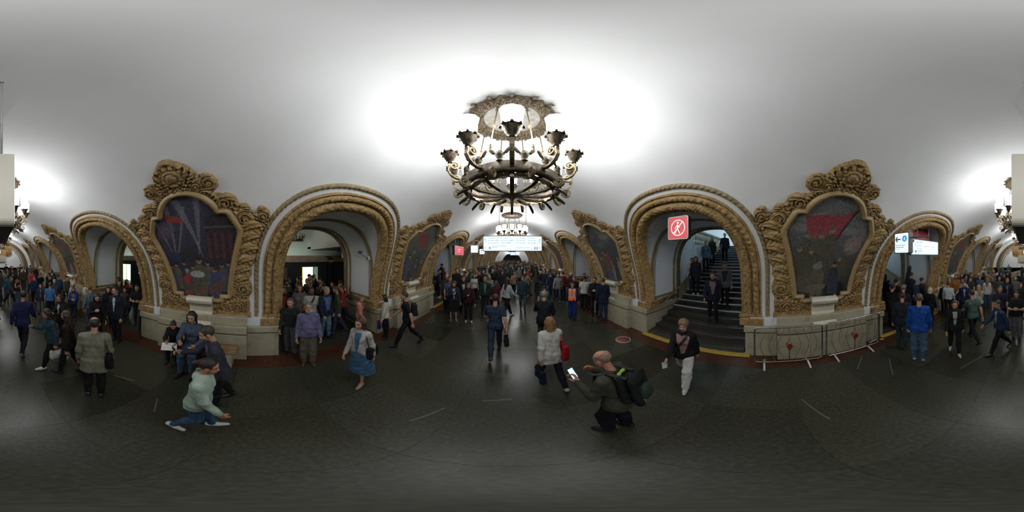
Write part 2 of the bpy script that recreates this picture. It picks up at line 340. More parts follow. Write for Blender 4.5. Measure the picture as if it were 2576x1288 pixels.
base_parts.append(('dark_line', MB().box(3.67, 3.95, -1.15, 1.15, .738, .776).mesh('dark_line', M['line'])))
base_parts.append(('core', MB().box(3.9, 5.78, -1.8, 1.8, 0, 1.15).mesh('core', M['plaster_side'])))
for k, yp in enumerate(PYLONS):
    for sd in (1, -1):
        r = empty('marble_pedestal', (0, yp, 0), 0 if sd > 0 else pi, label='cream marble pedestal of the ' + pyl_place(sd, k), cat='pedestal', group='marble pylon pedestals')
        for nme, me in base_parts: link(nme, me, r)
for yp in (PYLONS[0] - P, PYLONS[-1] + P):   # half pylons at the ends
    for sd in (1, -1):
        r = empty('trim_%d' % (60 + sd + int(yp > 0) * 4), (0, yp, 0), 0 if sd > 0 else pi, kind='structure')
        e0, e1 = (Y_BACK, ARCHES[0] - 1.5) if yp < 0 else (ARCHES[-1] + 1.5, Y_END)
        a, b = sorted((sd * (e0 - yp), sd * (e1 - yp))); MB().box(3.75, 5.8, a, b, 0, .97, .01).obj('marble_block', M['marble'], r)
# ---------------------------------------------------------------- mosaic panels in carved stucco frames
OUT = [(0, 4.05), (.10, 4.03), (.2, 3.95), (.30, 3.86), (.38, 3.75), (.44, 3.62), (.55, 3.64), (.66, 3.6), (.74, 3.48), (.74, 3.34), (.62, 3.22), (.85, 3.19), (1.0, 3.12), (1.06, 2.98), (1.2, 2.93), (1.28, 2.82), (1.42, 2.74), (1.48, 2.88), (1.58, 2.87), (1.64, 2.74), (1.62, 2.55), (1.50, 2.36), (1.47, 2.2), (1.41, 2.05), (1.40, 1.9), (1.32, 1.78), (1.33, 1.6), (1.26, 1.48), (1.27, 1.3), (1.21, 1.2), (1.27, 1.02), (1.28, .85), (1.20, .70), (1.22, .5), (1.2, .22), (0, .22)]
FRM = [(0, 3.27), (.14, 3.255), (.27, 3.21), (.40, 3.12), (.51, 3.0), (.58, 2.90), (.62, 2.80), (.80, 2.79), (.91, 2.6), (1.0, 2.42), (1.0, 2.3), (.94, 2.08), (.86, 1.78), (.79, 1.45), (.73, 1.1), (.70, .85), (.70, .74), (.50, .74), (.50, .62), (0, .62)]
full = lambda h: h + [(-x, y) for x, y in h[::-1] if x > 1e-6]
def poly_sd(px, py, poly):                   # signed distance, negative inside
    d = np.full(px.shape, 1e9); ins = np.zeros(px.shape, bool); n = len(poly)
    for i in range(n):
        ax, ay = poly[i]; bx, by = poly[(i + 1) % n]; ex, ey = bx - ax, by - ay; l = ex * ex + ey * ey
        if l < 1e-12: continue
        t = np.clip(((px - ax) * ex + (py - ay) * ey) / l, 0, 1)
        d = np.minimum(d, np.hypot(px - ax - ex * t, py - ay - ey * t))
        c = (ay > py) != (by > py)
        if by != ay: ins ^= c & (px < (bx - ax) * (py - ay) / (by - ay) + ax)
    return np.where(ins, -d, d)
def vmap(dy, s, h):
    x = np.where(s < 0, R - h, (R - h) * np.cos(s / R)); z = np.where(s < 0, Z0 + s, Z0 + (R - h) * np.sin(s / R)); return np.stack([x, dy, z], -1)
st = .0155; gy = np.arange(-1.74, 1.741, st); gs = np.arange(.14, 4.14, st); GY, GS = np.meshgrid(gy, gs, indexing='ij')
dO = poly_sd(GY, GS, full(OUT)); dF = poly_sd(GY, GS, full(FRM)); AY = np.abs(GY)
H = .055 * np.clip(-dO / .04, -.4, 1)
SP = [(.58, 3.45, .17, 1), (.80, 2.99, .17, -1), (1.14, 2.64, .22, 1), (1.50, 2.70, .13, -1), (.36, 3.40, .12, -1), (1.05, .92, .20, 1), (.92, .44, .16, -1), (.62, .42, .13, 1), (1.12, .45, .10, 1)]
cut = np.zeros_like(H)
for (cx, cy, r, d_) in SP:                   # carved scrolls
    dx, dz = AY - cx, GS - cy; rr = np.hypot(dx, dz); q = np.arctan2(dz, dx) * d_
    w = np.clip((r - rr) / .03, 0, 1); pat = .5 + .5 * np.cos(2 * pi * (rr / (.30 * r + .012)) + q); lobes = .5 + .5 * np.cos(q * 7)
    H = H * (1 - w) + w * (np.minimum(H, .035) + .05 * pat ** .8 + .012 * lobes * (rr / r))
    cut = np.maximum(cut, w)
fl_ = (1 - cut) * np.clip(-dO / .04, 0, 1)
wx1 = GY + .05 * np.sin(9 * GS + 3 * AY); wz1 = GS + .05 * np.sin(8 * AY * 1.3 + 2)
veg = np.sin(38 * (AY + .35 * GS) + 5 * np.sin(7 * GS)) * np.sin(44 * (GS - .3 * AY) + 5 * np.sin(8 * AY))
lf = np.abs(np.sin(11.5 * (GS * .8 - AY * .35) + 1.0))                     # big leaf overlaps on the wings
wing = np.clip((AY - .80) / .1, 0, 1) * np.clip((2.5 - GS) / .2, 0, 1) * np.clip((GS - 1.1) / .15, 0, 1)
H += fl_ * ((1 - wing) * .040 * veg + wing * (.03 * lf ** .6 - .01 + .010 * np.sin(60 * (AY * .9 + GS * .5))))
crest = np.clip((GS - 3.32) / .06, 0, 1) * np.clip((.45 - AY) / .08, 0, 1); cr = np.hypot(GY, GS - 3.66)
H += crest * fl_ * (.03 * np.cos(np.arctan2(GS - 3.2, GY) * 34) * np.clip((cr - .17) / .05, 0, 1) + .02)
keep = (dO < .03) & (dF > -.03)
idx = -np.ones(H.shape, int); idx[keep] = np.arange(keep.sum())
V = vmap(GY, GS, H)[keep]; q = np.stack([idx[:-1, :-1], idx[1:, :-1], idx[1:, 1:], idx[:-1, 1:]], -1).reshape(-1, 4); q = q[(q >= 0).all(1)]
ORG = np.array([3.9, 0, 1.1])
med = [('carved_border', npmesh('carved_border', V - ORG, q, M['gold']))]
def poly_sweep(poly, prof, name, mat, closed=True, bump=None):
    pts = []; n = len(poly)                  # resample
    L = 0
    for i in range(n if closed else n - 1):
        a, b = np.array(poly[i]), np.array(poly[(i + 1) % n]); l = np.linalg.norm(b - a)
        if l < 1e-6: continue
        k = max(1, int(l / .05))
        for j in range(k): pts.append(a + (b - a) * j / k)
    pts = np.array(pts); m = len(pts); nr = []
    for i in range(m):
        d = pts[(i + 1) % m] - pts[(i - 1) % m]; d /= np.linalg.norm(d) + 1e-9; nr.append((-d[1], d[0]))
    nr = np.array(nr); mb = MB()
    if poly_sd(np.array([pts[0][0] + nr[0][0] * .03]), np.array([pts[0][1] + nr[0][1] * .03]), poly)[0] < 0: nr = -nr
    def g(u, v):
        i = int(round(u * m)) % m; o, h = prof[int(round(v * (len(prof) - 1)))]; p = pts[i] + nr[i] * o
        return tuple(np.array(vm(p[0], p[1], h + (bump(i) if bump else 0))) - ORG)
    mb.grid(g, m, len(prof), True, closeu=True); return mb.mesh(name, mat)
M['goldlight'] = noise_mat('gold_frame', [(.33, .225, .095), (.43, .305, .145)], 6, .42, .1, 40)
med.append(('frame_moulding', poly_sweep(full(FRM), [(-.02, .0), (-.02, .075), (0, .10), (.03, .125), (.06, .125), (.075, .10), (.10, .09), (.11, .06)], 'frame_moulding', M['goldlight'])))
bd = MB()
ff = full(FRM)
for i in range(len(ff)):
    a, b = np.array(ff[i]), np.array(ff[(i + 1) % len(ff)]); l = np.linalg.norm(b - a); k = max(1, int(l / .055))
    for j in range(k):
        p = (a + (b - a) * (j + .5) / k) * np.array([.965, 1]) + np.array([0, -.01 if a[1] > 2 else .01])
        c0 = np.array(vm(p[0], p[1], .07)) - ORG; r_ = .014
        bd.add([c0 + np.array(q_) * r_ for q_ in ((1, 0, 0), (-1, 0, 0), (0, 1, 0), (0, -1, 0), (0, 0, 1), (0, 0, -1))], [(0, 2, 4), (2, 1, 4), (1, 3, 4), (3, 0, 4), (2, 0, 5), (1, 2, 5), (3, 1, 5), (0, 3, 5)], True)
med.append(('bead_row', bd.mesh('bead_row', M['gold'])))
# rosette, crest leaves, volutes and wing leaves: parts of their own
ro = MB()
def rp(r, q, h): p = vm(r * sin(q), 3.66 + r * cos(q), h); return tuple(np.array(p) - ORG)
ro.grid(lambda u, v: rp((0, .05, .09, .11, .13, .165, .17)[int(round(v * 6))] * (1 + (.10 * abs(sin(6 * pi * u * 2)) if v > .55 else 0)), 2 * pi * u, (.155, .15, .135, .10, .125, .12, .05)[int(round(v * 6))]), 72, 7, closeu=True)
for a in range(3):
    for k in range(6 * a + (a == 0)):
        c0 = np.array(rp(.028 * a, 2 * pi * k / max(1, 6 * a), .16)); ro.add([c0 + np.array(q_) * .013 for q_ in ((1, 0, 0), (-1, 0, 0), (0, 1, 0), (0, -1, 0), (0, 0, 1), (0, 0, -1))], [(0, 2, 4), (2, 1, 4), (1, 3, 4), (3, 0, 4), (2, 0, 5), (1, 2, 5), (3, 1, 5), (0, 3, 5)], True)
med.append(('rosette', ro.mesh('rosette', M['gold'])))
for sy in (-1, 1):
    for (cx, cy, r, d_) in SP[:7]:
        m = MB(); pts = []; rs = []
        for i in range(40):
            w = i / 39; q_ = d_ * w * 4.4 * pi + (1 if d_ > 0 else 2); rr = r * (.93 - .85 * w); pts.append(np.array(vm(sy * (cx + rr * cos(q_)), cy + rr * sin(q_), .065 + .035 * w)) - ORG); rs.append(.016 + .006 * (1 - w))
        m.tube(pts, rs, 6); c0 = np.array(vm(sy * cx, cy, .13)) - ORG
        m.add([c0 + np.array(q_) * .03 for q_ in ((1, 0, 0), (-1, 0, 0), (0, 1, 0), (0, -1, 0), (0, 0, 1), (0, 0, -1))], [(0, 2, 4), (2, 1, 4), (1, 3, 4), (3, 0, 4), (2, 0, 5), (1, 2, 5), (3, 1, 5), (0, 3, 5)], True)
        med.append(('volute', m.mesh('volute', M['gold'])))
    def leaf(x0, s0, x1, s1, w, h, lobes=5):
        m = MB(); a = np.array((x0, s0)); b = np.array((x1, s1)); d = b - a; L = np.linalg.norm(d); d /= L; nn = np.array((-d[1], d[0]))
        def g(u, v):
            c = (v - .5) * 2; wid = w * (sin(pi * min(1, .12 + .88 * u)) ** .6) * (1 + .16 * abs(sin(lobes * pi * u))); bend = .12 * L * sin(pi * u)
            p = a + d * L * u + nn * (c * wid + bend)
            hh = .68 * h * (1 - .55 * c * c) * (.55 + .45 * sin(pi * u)) + .012 * cos(10 * pi * c + 6 * u) + .03 * u
            if abs(c) > .99 or u < .01 or u > .99: hh = .01
            return tuple(np.array(vm(sy * p[0], p[1], hh)) - ORG)
        m.grid(g, 22, 13); return m.mesh('leaf', M['gold'])
    for (a_, b_, c_, d__, w_, h_) in ((1.02, 2.42, 1.50, 2.50, .12, .15), (.98, 2.15, 1.46, 2.26, .12, .15), (.92, 1.88, 1.41, 1.98, .12, .15), (.87, 1.60, 1.33, 1.72, .11, .15), (.83, 1.36, 1.27, 1.46, .11, .14), (.80, 1.10, 1.22, 1.22, .10, .13),
                                      (.10, 3.40, .36, 3.80, .07, .13), (.05, 3.36, .20, 3.93, .05, .12), (.70, 3.12, 1.03, 3.04, .07, .13), (1.05, 2.90, 1.26, 2.86, .06, .12), (1.42, 2.80, 1.52, 2.90, .05, .12), (.30, 3.30, .60, 3.25, .05, .12)):
        med.append(('leaf', leaf(a_, b_, c_, d__, w_, h_)))
lg = MB()
for (a_, b_, s0, s1, h) in ((-1.24, 1.24, .16, .25, .10), (-1.22, 1.22, .25, .29, .07)):
    lg.add([np.array(vm(y, s, hh)) - ORG for y in (a_, b_) for s, hh in ((s0, -.02), (s0, h), (s1, h), (s1, -.02))], [(0, 1, 5, 4), (1, 2, 6, 5), (2, 3, 7, 6), (0, 3, 2, 1), (4, 5, 6, 7)])
med.append(('base_ledge', lg.mesh('base_ledge', M['gold'])))
sc = MB(); prof = [(.70, .10), (.72, .16), (.70, .24), (.64, .285), (.56, .27), (.52, .22), (.49, .15), (.40, .13), (.28, .125), (.16, .17), (.08, .215), (.03, .27), (-.03, .325), (-.07, .32), (-.07, .27), (.0, .1)]
sc.grid(lambda u, v: tuple(np.array(vm((-.30, -.30, .30, .30)[int(round(u * 3))] * (1.0 if v > .3 else 1.06), prof[int(round(v * 15))][0], (-.02, prof[int(round(v * 15))][1], prof[int(round(v * 15))][1], -.02)[int(round(u * 3))])) - ORG), 4, 16, False)
for y_ in (-.33, .33):
    c0 = [np.array(vm(y_ * (1 if k else .85), .62, .21)) - ORG for k in (0, 1)]; sc.tube([c0[0], c0[1]], .075, 14)
M['scroll'] = noise_mat('pale_marble', [(.56, .52, .40), (.68, .64, .52)], 3, .3)
med.append(('marble_scroll', sc.mesh('marble_scroll', M['scroll'])))
# pictures: colour per small tile, painted flat
def tess_mat():
    m, t, b = nt('mosaic_tesserae'); at = nd(t, 'ShaderNodeVertexColor', layer_name='Col'); vo = nd(t, 'ShaderNodeTexVoronoi'); vo.inputs['Scale'].default_value = 55
    tc = nd(t, 'ShaderNodeTexCoord'); t.links.new(tc.outputs['Object'], vo.inputs['Vector'])
    r = ramp(t, vo.outputs['Color'], [(0, g1(.55)), (1, g1(1.35))]); mx = nd(t, 'ShaderNodeMix', data_type='RGBA', blend_type='MULTIPLY'); mx.inputs[0].default_value = 1
    t.links.new(at.outputs[0], mx.inputs[6]); t.links.new(r, mx.inputs[7]); t.links.new(mx.outputs[2], b.inputs['Base Color']); b.inputs['Roughness'].default_value = .3; return m
M['tess'] = tess_mat()
ps = .018; py_ = np.arange(-1.06, 1.061, ps); pz_ = np.arange(.52, 3.34, ps); PY, PZ = np.meshgrid(py_, pz_, indexing='ij')
dP = poly_sd(PY, PZ, full(FRM)); pk = dP < .02; pidx = -np.ones(PY.shape, int); pidx[pk] = np.arange(pk.sum()); PV = vmap(PY, PZ, np.full(PY.shape, .03))[pk]
pq = np.stack([pidx[:-1, :-1], pidx[1:, :-1], pidx[1:, 1:], pidx[:-1, 1:]], -1).reshape(-1, 4); pq = pq[(pq >= 0).all(1)]
class Art:
    def __init__(s, top, bot, seed):
        s.r = np.random.RandomState(seed); w = np.clip((PZ - .6) / 2.7, 0, 1)[..., None]; s.c = np.array(bot) * (1 - w) + np.array(top) * w
    def on(s, m, col, a=1.0): m = (np.clip(m, 0, 1) * a)[..., None]; s.c = s.c * (1 - m) + np.array(col) * m
    def ell(s, x, y, rx, ry, col, a=1, rot=0):
        dx, dy = PY - x, PZ - y; u = dx * cos(rot) + dy * sin(rot); v = -dx * sin(rot) + dy * cos(rot); s.on((1 - np.hypot(u / rx, v / ry)) * 8, col, a)
    def poly(s, pts, col, a=1): s.on(-poly_sd(PY, PZ, pts) / .012, col, a)
    def fig(s, x, y, h, coat, skin=(.20, .12, .08), hat=None, arm=None):
        lean = s.r.uniform(-.05, .05)
        s.poly([(x - .16 * h, y - h), (x + .16 * h, y - h), (x + .17 * h + lean, y - .32 * h), (x + .09 * h + lean, y - .16 * h), (x - .09 * h + lean, y - .16 * h), (x - .17 * h + lean, y - .32 * h)], coat)
        s.poly([(x - .02 * h, y - h), (x + .02 * h, y - h), (x + lean, y - .3 * h)], tuple(np.array(coat) * .5))
        s.ell(x + lean, y - .07 * h, .065 * h, .085 * h, skin)
        s.ell(x + lean, y - .02 * h, .075 * h, .05 * h, hat or (.03, .02, .02))
        if arm: s.poly([(x + lean, y - .2 * h), (x + arm[0], y - .2 * h + arm[1]), (x + arm[0] + .04, y - .24 * h + arm[1]), (x + lean + .05, y - .36 * h)], coat)
    def me(s, name):
        s.c = (s.c * .85 + .15 * s.c.mean(-1, keepdims=True)) * 1.6; s.c *= (.75 + .5 * s.r.rand(*PY.shape))[..., None]; m = npmesh(name, PV - ORG, pq, M['tess'])
        a = m.color_attributes.new('Col', 'FLOAT_COLOR', 'POINT'); a.data.foreach_set('color', np.concatenate([s.c[pk], np.ones((pk.sum(), 1))], 1).astype(np.float32).ravel()); return m
def art_left():
    A = Art((.055, .05, .085), (.02, .02, .022), 3)
    for (x0, x1, x2, y1, w) in ((.55, .35, .50, 3.2, .05), (.5, .0, .1, 3.0, .05), (.6, .9, 1.0, 3.1, .05), (-.15, .1, .3, 3.2, .05), (-.05, -.35, -.2, 3.2, .05)):
        A.poly([(x0 - w * .3, 1.75), (x0 + w * .3, 1.75), (x2, y1), (x1, y1)], (.13, .13, .15), .8)
    for k in range(5): A.ell(.75 - .05 * k, 2.35 + .05 * k, .2, .16, (.09, .06, .10), .4)
    A.poly([(.62, 2.86), (.20, 2.78), (.10, 2.60), (.50, 2.66)], (.22, .035, .03))
    A.poly([(-.2, 1.6), (-1.0, 1.6), (-1.0, 2.75), (-.35, 2.75)], (.035, .028, .035)); A.poly([(-.25, 2.45), (-.95, 2.45), (-.95, 2.5), (-.25, 2.5)], (.09, .08, .085))
    for k in range(4): A.poly([(-.3 - .16 * k, 1.7), (-.38 - .16 * k, 1.7), (-.38 - .16 * k, 2.35), (-.3 - .16 * k, 2.35)], (.10, .03, .035), .8)
    A.ell(.55, 1.75, .16, .12, (.02, .04, .08)); A.ell(.2, 1.75, .3, .2, (.03, .03, .03), .8)
    for k in range(9): A.fig(-.75 + .19 * k + A.r.uniform(-.04, .04), 1.62 - .05 * (k % 3), .75, [(.05, .055, .09), (.07, .07, .075), (.03, .03, .05), (.09, .08, .07)][k % 4])
    A.fig(.0, 1.72, 1.1, (.075, .07, .045)); A.fig(.33, 1.40, .8, (.20, .03, .03), hat=(.2, .2, .2)); A.fig(-.38, 1.45, .85, (.05, .05, .10), hat=(.10, .03, .02)); A.ell(.05, 1.28, .2, .10, (.22, .22, .22)); A.ell(-.42, 1.30, .22, .07, (.05, .05, .13), .8)
    for k in range(14): A.ell(A.r.uniform(-.6, .6), A.r.uniform(.75, 1.1), .07, .12, [(.05, .06, .03), (.13, .04, .03), (.05, .05, .08)][k % 3], .8)
    return A.me('mosaic_picture')
def art_right():
    A = Art((.11, .115, .115), (.025, .025, .02), 5)
    for k in range(12): A.ell(A.r.uniform(-.9, .9), A.r.uniform(2.2, 3.1), .3, .1, (.16, .16, .155) if k % 2 else (.07, .075, .08), .5)
    A.poly([(.55, 2.25), (.62, 2.72), (.2, 2.80), (-.1, 2.78), (-.42, 2.98), (-.2, 2.15), (.1, 2.2)], (.20, .035, .045)); A.poly([(-.42, 2.98), (-.5, 3.0), (-.15, 2.1), (-.1, 2.15)], (.05, .02, .02))
    A.ell(-.62, 2.05, .25, .25, (.17, .13, .11), .8); A.ell(-.75, 2.35, .2, .2, (.13, .1, .1), .7)
    for (x, y, h) in ((.55, 2.35, .9), (.7, 2.0, .9), (.25, 2.35, .95), (-.05, 2.5, 1.1), (.35, 1.95, .9), (-.5, 1.9, .7), (-.3, 1.75, .8)): A.fig(x, y, h, (.065, .06, .042), hat=(.08, .08, .06))
    A.ell(-.8, 1.6, .3, .06, (.14, .03, .03), .5); A.fig(.2, 1.6, 1.0, (.08, .075, .05), hat=(.12, .12, .10)); A.ell(.42, 1.05, .34, .28, (.075, .07, .05)); A.ell(.12, .95, .36, .07, (.10, .09, .065)); A.ell(.2, 1.5, .13, .09, (.13, .13, .12)); A.ell(-.3, .85, .3, .25, (.015, .015, .018)); A.fig(-.25, 1.6, .9, (.03, .035, .05))
    return A.me('mosaic_picture')
def art_any(seed, warm):
    A = Art((.12, .13, .11) if warm else (.07, .08, .09), (.03, .035, .025), seed)
    for k in range(10): A.ell(A.r.uniform(-.9, .9), A.r.uniform(1.6, 3.0), A.r.uniform(.12, .4), A.r.uniform(.1, .3), [(.10, .12, .07), (.16, .08, .06), (.08, .09, .13), (.18, .16, .12)][k % 4], .6)
    if warm: A.poly([(-.5, 2.2), (.1, 2.9), (.55, 2.5), (.1, 2.1)], (.18, .05, .045))
    for k in range(12): A.fig(A.r.uniform(-.75, .75), A.r.uniform(1.2, 2.0), A.r.uniform(.7, .95), [(.14, .04, .035), (.15, .14, .12), (.05, .06, .11), (.09, .07, .04)][k % 4], hat=[(.03, .02, .02), (.2, .19, .17)][k % 2])
    return A.me('mosaic_picture')
pics = {(2, -1): art_left(), (2, 1): art_right()}; alts = [art_any(11, True), art_any(12, False), art_any(13, True)]
desc = {(2, -1): 'dark mosaic of a night crowd with red flag and light beams in carved gold frame', (2, 1): 'mosaic of soldiers under a large red flag in carved gold frame'}
for k, yp in enumerate(PYLONS):
    for sd in (1, -1):
        lab = desc.get((k, sd)) or 'framed mosaic of the ' + pyl_place(sd, k)
        r = empty('framed_mosaic', (sd * 3.9, yp, 1.1), 0 if sd > 0 else pi, label=lab, cat='mosaic', group='framed mosaics on the pylons')
        for nme, me in med:
            o = link(nme, me, r)
            if nme == 'bead_row': o['kind'] = 'stuff'
        link('mosaic_picture', pics.get((k, sd)) or alts[(k * 2 + (sd > 0)) % 3], r)
# ---------------------------------------------------------------- staircases
NS = 23; RI, TR = .15, .36
stm = MB().box(0, TR + .02, -1.46, 1.46, -RI, 0, .006).mesh('step', M['step'])
nom = MB().box(-.008, .06, -1.46, 1.46, -.02, .005).mesh('nosing', M['nosing'])
def stair(sd, yc, lab):
    r = empty('staircase', (0, yc, 0), 0 if sd > 0 else pi, label=lab, cat='staircase', group='staircases between the pylons')
    for i in range(NS):
        s_ = link('step', stm, r, (3.9 + TR * i, 0, RI * (i + 1))); 
        if i > 3: link('nosing', nom, s_, (0, 0, 0))
    m = MB(); m.add([(3.95, -1.45, 0), (3.95, 1.45, 0), (3.95 + TR * NS, 1.45, 0), (3.95 + TR * NS, -1.45, 0), (3.95, -1.45, .0), (3.95, 1.45, .0), (3.95 + TR * NS, 1.45, RI * NS - .1), (3.95 + TR * NS, -1.45, RI * NS - .1)], [(3, 2, 1, 0), (4, 5, 6, 7), (2, 3, 7, 6), (1, 2, 6, 5), (3, 0, 4, 7)])
    m.obj('stair_core', M['step'], r)
    MB().box(3.72, 3.90, -1.62, 1.62, 0, .045, .01).obj('yellow_strip', M['yellow'], r); MB().box(3.86, 3.9, -1.6, 1.6, .045, .065).obj('metal_strip', M['chrome'], r)
    for sy in (1, -1):
        h = MB().tube([(4.3, sy * 1.38, .95), (4.6, sy * 1.38, 1.02), (12.1, sy * 1.38, 4.12)], .03, 8)
        hr = h.obj('handrail', M['wood'], r)
        for k in range(6): b = MB(); x = 4.6 + 1.4 * k; b.tube([(x, sy * 1.38, 1.0 + (x - 4.6) * .4133), (x, sy * 1.47, .96 + (x - 4.6) * .4133)], .012, 6); b.obj('bracket', M['black'], hr)
    for sy in (-1, 1):                       # marble stringers
        a, b_ = sorted((sy * 1.455, sy * 1.53)); m = MB()
        m.add([(XP, a, 0), (XP, b_, 0), (12.2, b_, 2.9), (12.2, a, 2.9), (XP, a, 1.45), (XP, b_, 1.45), (12.2, b_, 4.0), (12.2, a, 4.0)], [(3, 2, 1, 0), (4, 5, 6, 7), (0, 1, 5, 4), (1, 2, 6, 5), (2, 3, 7, 6), (3, 0, 4, 7)])
        m.obj('stringer', M['marble'], r)
    # enclosing room over the platform
    w = empty('wall_stairwell', (0, yc, 0), 0 if sd > 0 else pi, kind='structure')
    MB().box(12.15, 16.5, -1.6, 4.6, 3.25, 3.44).obj('landing', M['step'], w)
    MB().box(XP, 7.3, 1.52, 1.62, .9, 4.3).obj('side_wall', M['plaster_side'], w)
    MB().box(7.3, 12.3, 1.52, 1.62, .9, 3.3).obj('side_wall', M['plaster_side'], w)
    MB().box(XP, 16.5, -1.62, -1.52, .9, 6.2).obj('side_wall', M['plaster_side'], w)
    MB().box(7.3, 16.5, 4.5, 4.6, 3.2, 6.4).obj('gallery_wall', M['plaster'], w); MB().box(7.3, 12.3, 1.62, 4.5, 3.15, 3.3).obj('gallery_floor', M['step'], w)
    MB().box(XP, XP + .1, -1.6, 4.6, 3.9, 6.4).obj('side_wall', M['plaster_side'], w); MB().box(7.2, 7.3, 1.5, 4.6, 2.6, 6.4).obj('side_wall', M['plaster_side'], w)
    MB().box(16.4, 16.5, -1.6, 4.6, 3.2, 6.4).obj('end_wall', M['plaster'], w)
    MB().grid(lambda u, v: (XP + (16.5 - XP) * v, 1.5 + 3.1 * cos(pi * u), 5.2 + 1.4 * sin(pi * u)), 20, 2).obj('vault', M['plaster'], w)
    m = MB(); m.box(7.3, 12.3, 1.50, 1.66, 3.98, 4.08); m.box(7.3, 12.3, 1.50, 1.66, 3.3, 3.4); m.obj('balustrade_rail', M['marble'], w)
    bl = MB().lathe([(.05, 0), (.05, .04), (.03, .08), (.062, .2), (.04, .36), (.03, .46), (.05, .52), (.05, .58)], 8).mesh('baluster', M['marble'])
    for k in range(27): link('baluster', bl, w, (7.4 + .185 * k, 1.58, 3.4))
    for lx, ly in ((9.2, 2.9), (13.8, 1.6)):
        q = empty('globe_lamp', (sd * lx, yc + sd * ly, 5.2), 0, label='blue-white globe lamp %s the %s' % ('over the gallery of' if lx < 10 else 'over the far landing of', {YC: 'staircase with the no-walking sign', YC - P: 'staircase behind the barriers', YC + P: 'staircase with the wide red sign'}[yc]), cat='lamp')
        MB().lathe([(.01, -.18), (.1, -.15), (.16, -.06), (.17, .02), (.12, .12), (.04, .16)], 14).obj('globe', emit('stair_globe', (.62, .85, 1), 5.0) if 'globe' not in M else M['globe'], q)
        MB().tube([(0, 0, .15), (0, 0, .95)], .02, 6).obj('pole', M['brass'], q)
        ld = bpy.data.lights.new('stair_light', 'POINT'); ld.energy = UPPER; ld.color = (.62, .84, 1); ld.shadow_soft_size = .2; lo = link('stair_light', ld, q, (0, 0, -.35)); lo['kind'] = 'helper'
stair(1, YC, 'granite staircase rising through the arch with the red no-walking sign')
stair(1, YC - P, 'granite staircase behind the steel crowd barriers, under the round number four sign')
stair(-1, YC + P, 'granite staircase in the arch with the wide red lit sign')
# ---------------------------------------------------------------- platforms and train
for sd, segs in ((-1, ((Y_BACK, YC + P - 1.7), (YC + P + 1.7, Y_END))), (1, ((Y_BACK, YC - P - 1.7), (YC + 1.0 + 4.0, Y_END)))):
    for y0, y1 in segs:
        m = MB().grid(lambda u, v: (sd * (9.7 - R * 1.0 * cos(rad(47) + (pi - rad(20)) * u)), y0 + (y1 - y0) * v, Z0 + R * sin(rad(47) + (pi - rad(20)) * u)), 30, 2)
        m.box(*sorted((sd * 13.5, sd * 13.7)), y0, y1, -1.2, 1.8); setp(m.obj('ceiling_platform', M['plaster_side']), kind='structure')
        n_ = max(1, int((y1 - y0) / (2 * P)))
        for k in range(n_):
            y = y0 + (y1 - y0) * (k + .5) / n_; ld = bpy.data.lights.new('platform_light', 'POINT'); ld.energy = PLAT; ld.color = (1, .86, .72); ld.shadow_soft_size = .15; lo = link('platform_light', ld, None, (sd * 7.6, y, 4.2)); lo['kind'] = 'helper'
def car(sd, y0, y1, lab, lit):
    r = empty('metro_carriage', (sd * 9.0, y0, -.1), 0, label=lab, cat='train', group='metro carriages at the platform')
    X = lambda a, b: sorted((sd * a, sd * b)); L = y1 - y0
    ys = [0.]; doors = []; wins = []; y = (y1 - y0)
    # door centres every 4.1 m measured from the end beside the second arch
    dc = [L - 1.15 - 4.1 * k for k in range(int(L / 4.1) + 1) if L - 1.15 - 4.1 * k > 1]; wc = [d - 1.65 for d in dc if d - 1.65 > .8] + [d - 2.5 for d in dc if d - 2.5 > .8]
    b = MB(); ops = sorted([(d - .48, d + .48, 'd') for d in dc] + [(w - .30, w + .30, 'w') for w in wc]); p = 0
    for (a, c, k_) in ops:
        b.box(*X(0, .08), p, a, 0, 2.45); 
        if k_ == 'd': b.box(*X(0, .08), a, c, 2.16, 2.45)
        else: b.box(*X(0, .08), a, c, 0, 1.50); b.box(*X(0, .08), a, c, 2.15, 2.45)
        p = c
    b.box(*X(0, .08), p, L, 0, 2.45); b.box(*X(0, 2.6), 0, .06, 0, 2.45); b.box(*X(0, 2.6), L - .06, L, 0, 2.45); b.box(*X(0, 2.6), 0, L, 0, .1); b.obj('body', M['train'], r)
    MB().grid(lambda u, v: (sd * (1.3 - 1.36 * cos(pi * u)), -.0 + L * v, 2.45 + .38 * sin(pi * u) ** .6), 14, 2).obj('roof', M['roof'], r)
    for i, (a, c, k_) in enumerate(ops):
        on = lit and (k_ == 'd' or (i % 3 == 1))
        z0, z1 = (.1, 2.16) if k_ == 'd' else (1.5, 2.15)
        if k_ == 'd':
            MB().box(*X(.05, .07), a, a + .05, z0, z1).obj('door_edge', M['yellowlit'] if on else M['yellow'], r)  # edge of a lit door glows: interior light put into its material
            if not on: MB().box(*X(.03, .06), a + .01, c - .01, z0, z1, .01).obj('door_leaf', M['train'], r)
        if k_ == 'w': MB().box(*X(.03, .05), a, c, z0, z1).obj('window', M['trainlit'] if on else M['line'], r)
    if lit: MB().box(*X(2.4, 2.42), .1, L - .1, .4, 2.3).obj('interior_wall', M['trainlit'], r); MB().box(*X(.3, 2.3), .1, L - .1, 2.36, 2.40).obj('ceiling_light_strip', M['trainlit'], r)
    for k in range(int(L / 2)): MB().tube([(sd * .9, .5 + 2 * k, .1), (sd * .9, .5 + 2 * k, 2.35)], .018, 6).obj('grab_pole', M['yellow'], r)
car(-1, -14.6, 4.25, 'dark metro carriage with an open lit door seen through the platform arch', True)
car(-1, 4.6, 7.0, 'dark metro carriage coupled beyond the lit one on the platform side', False)
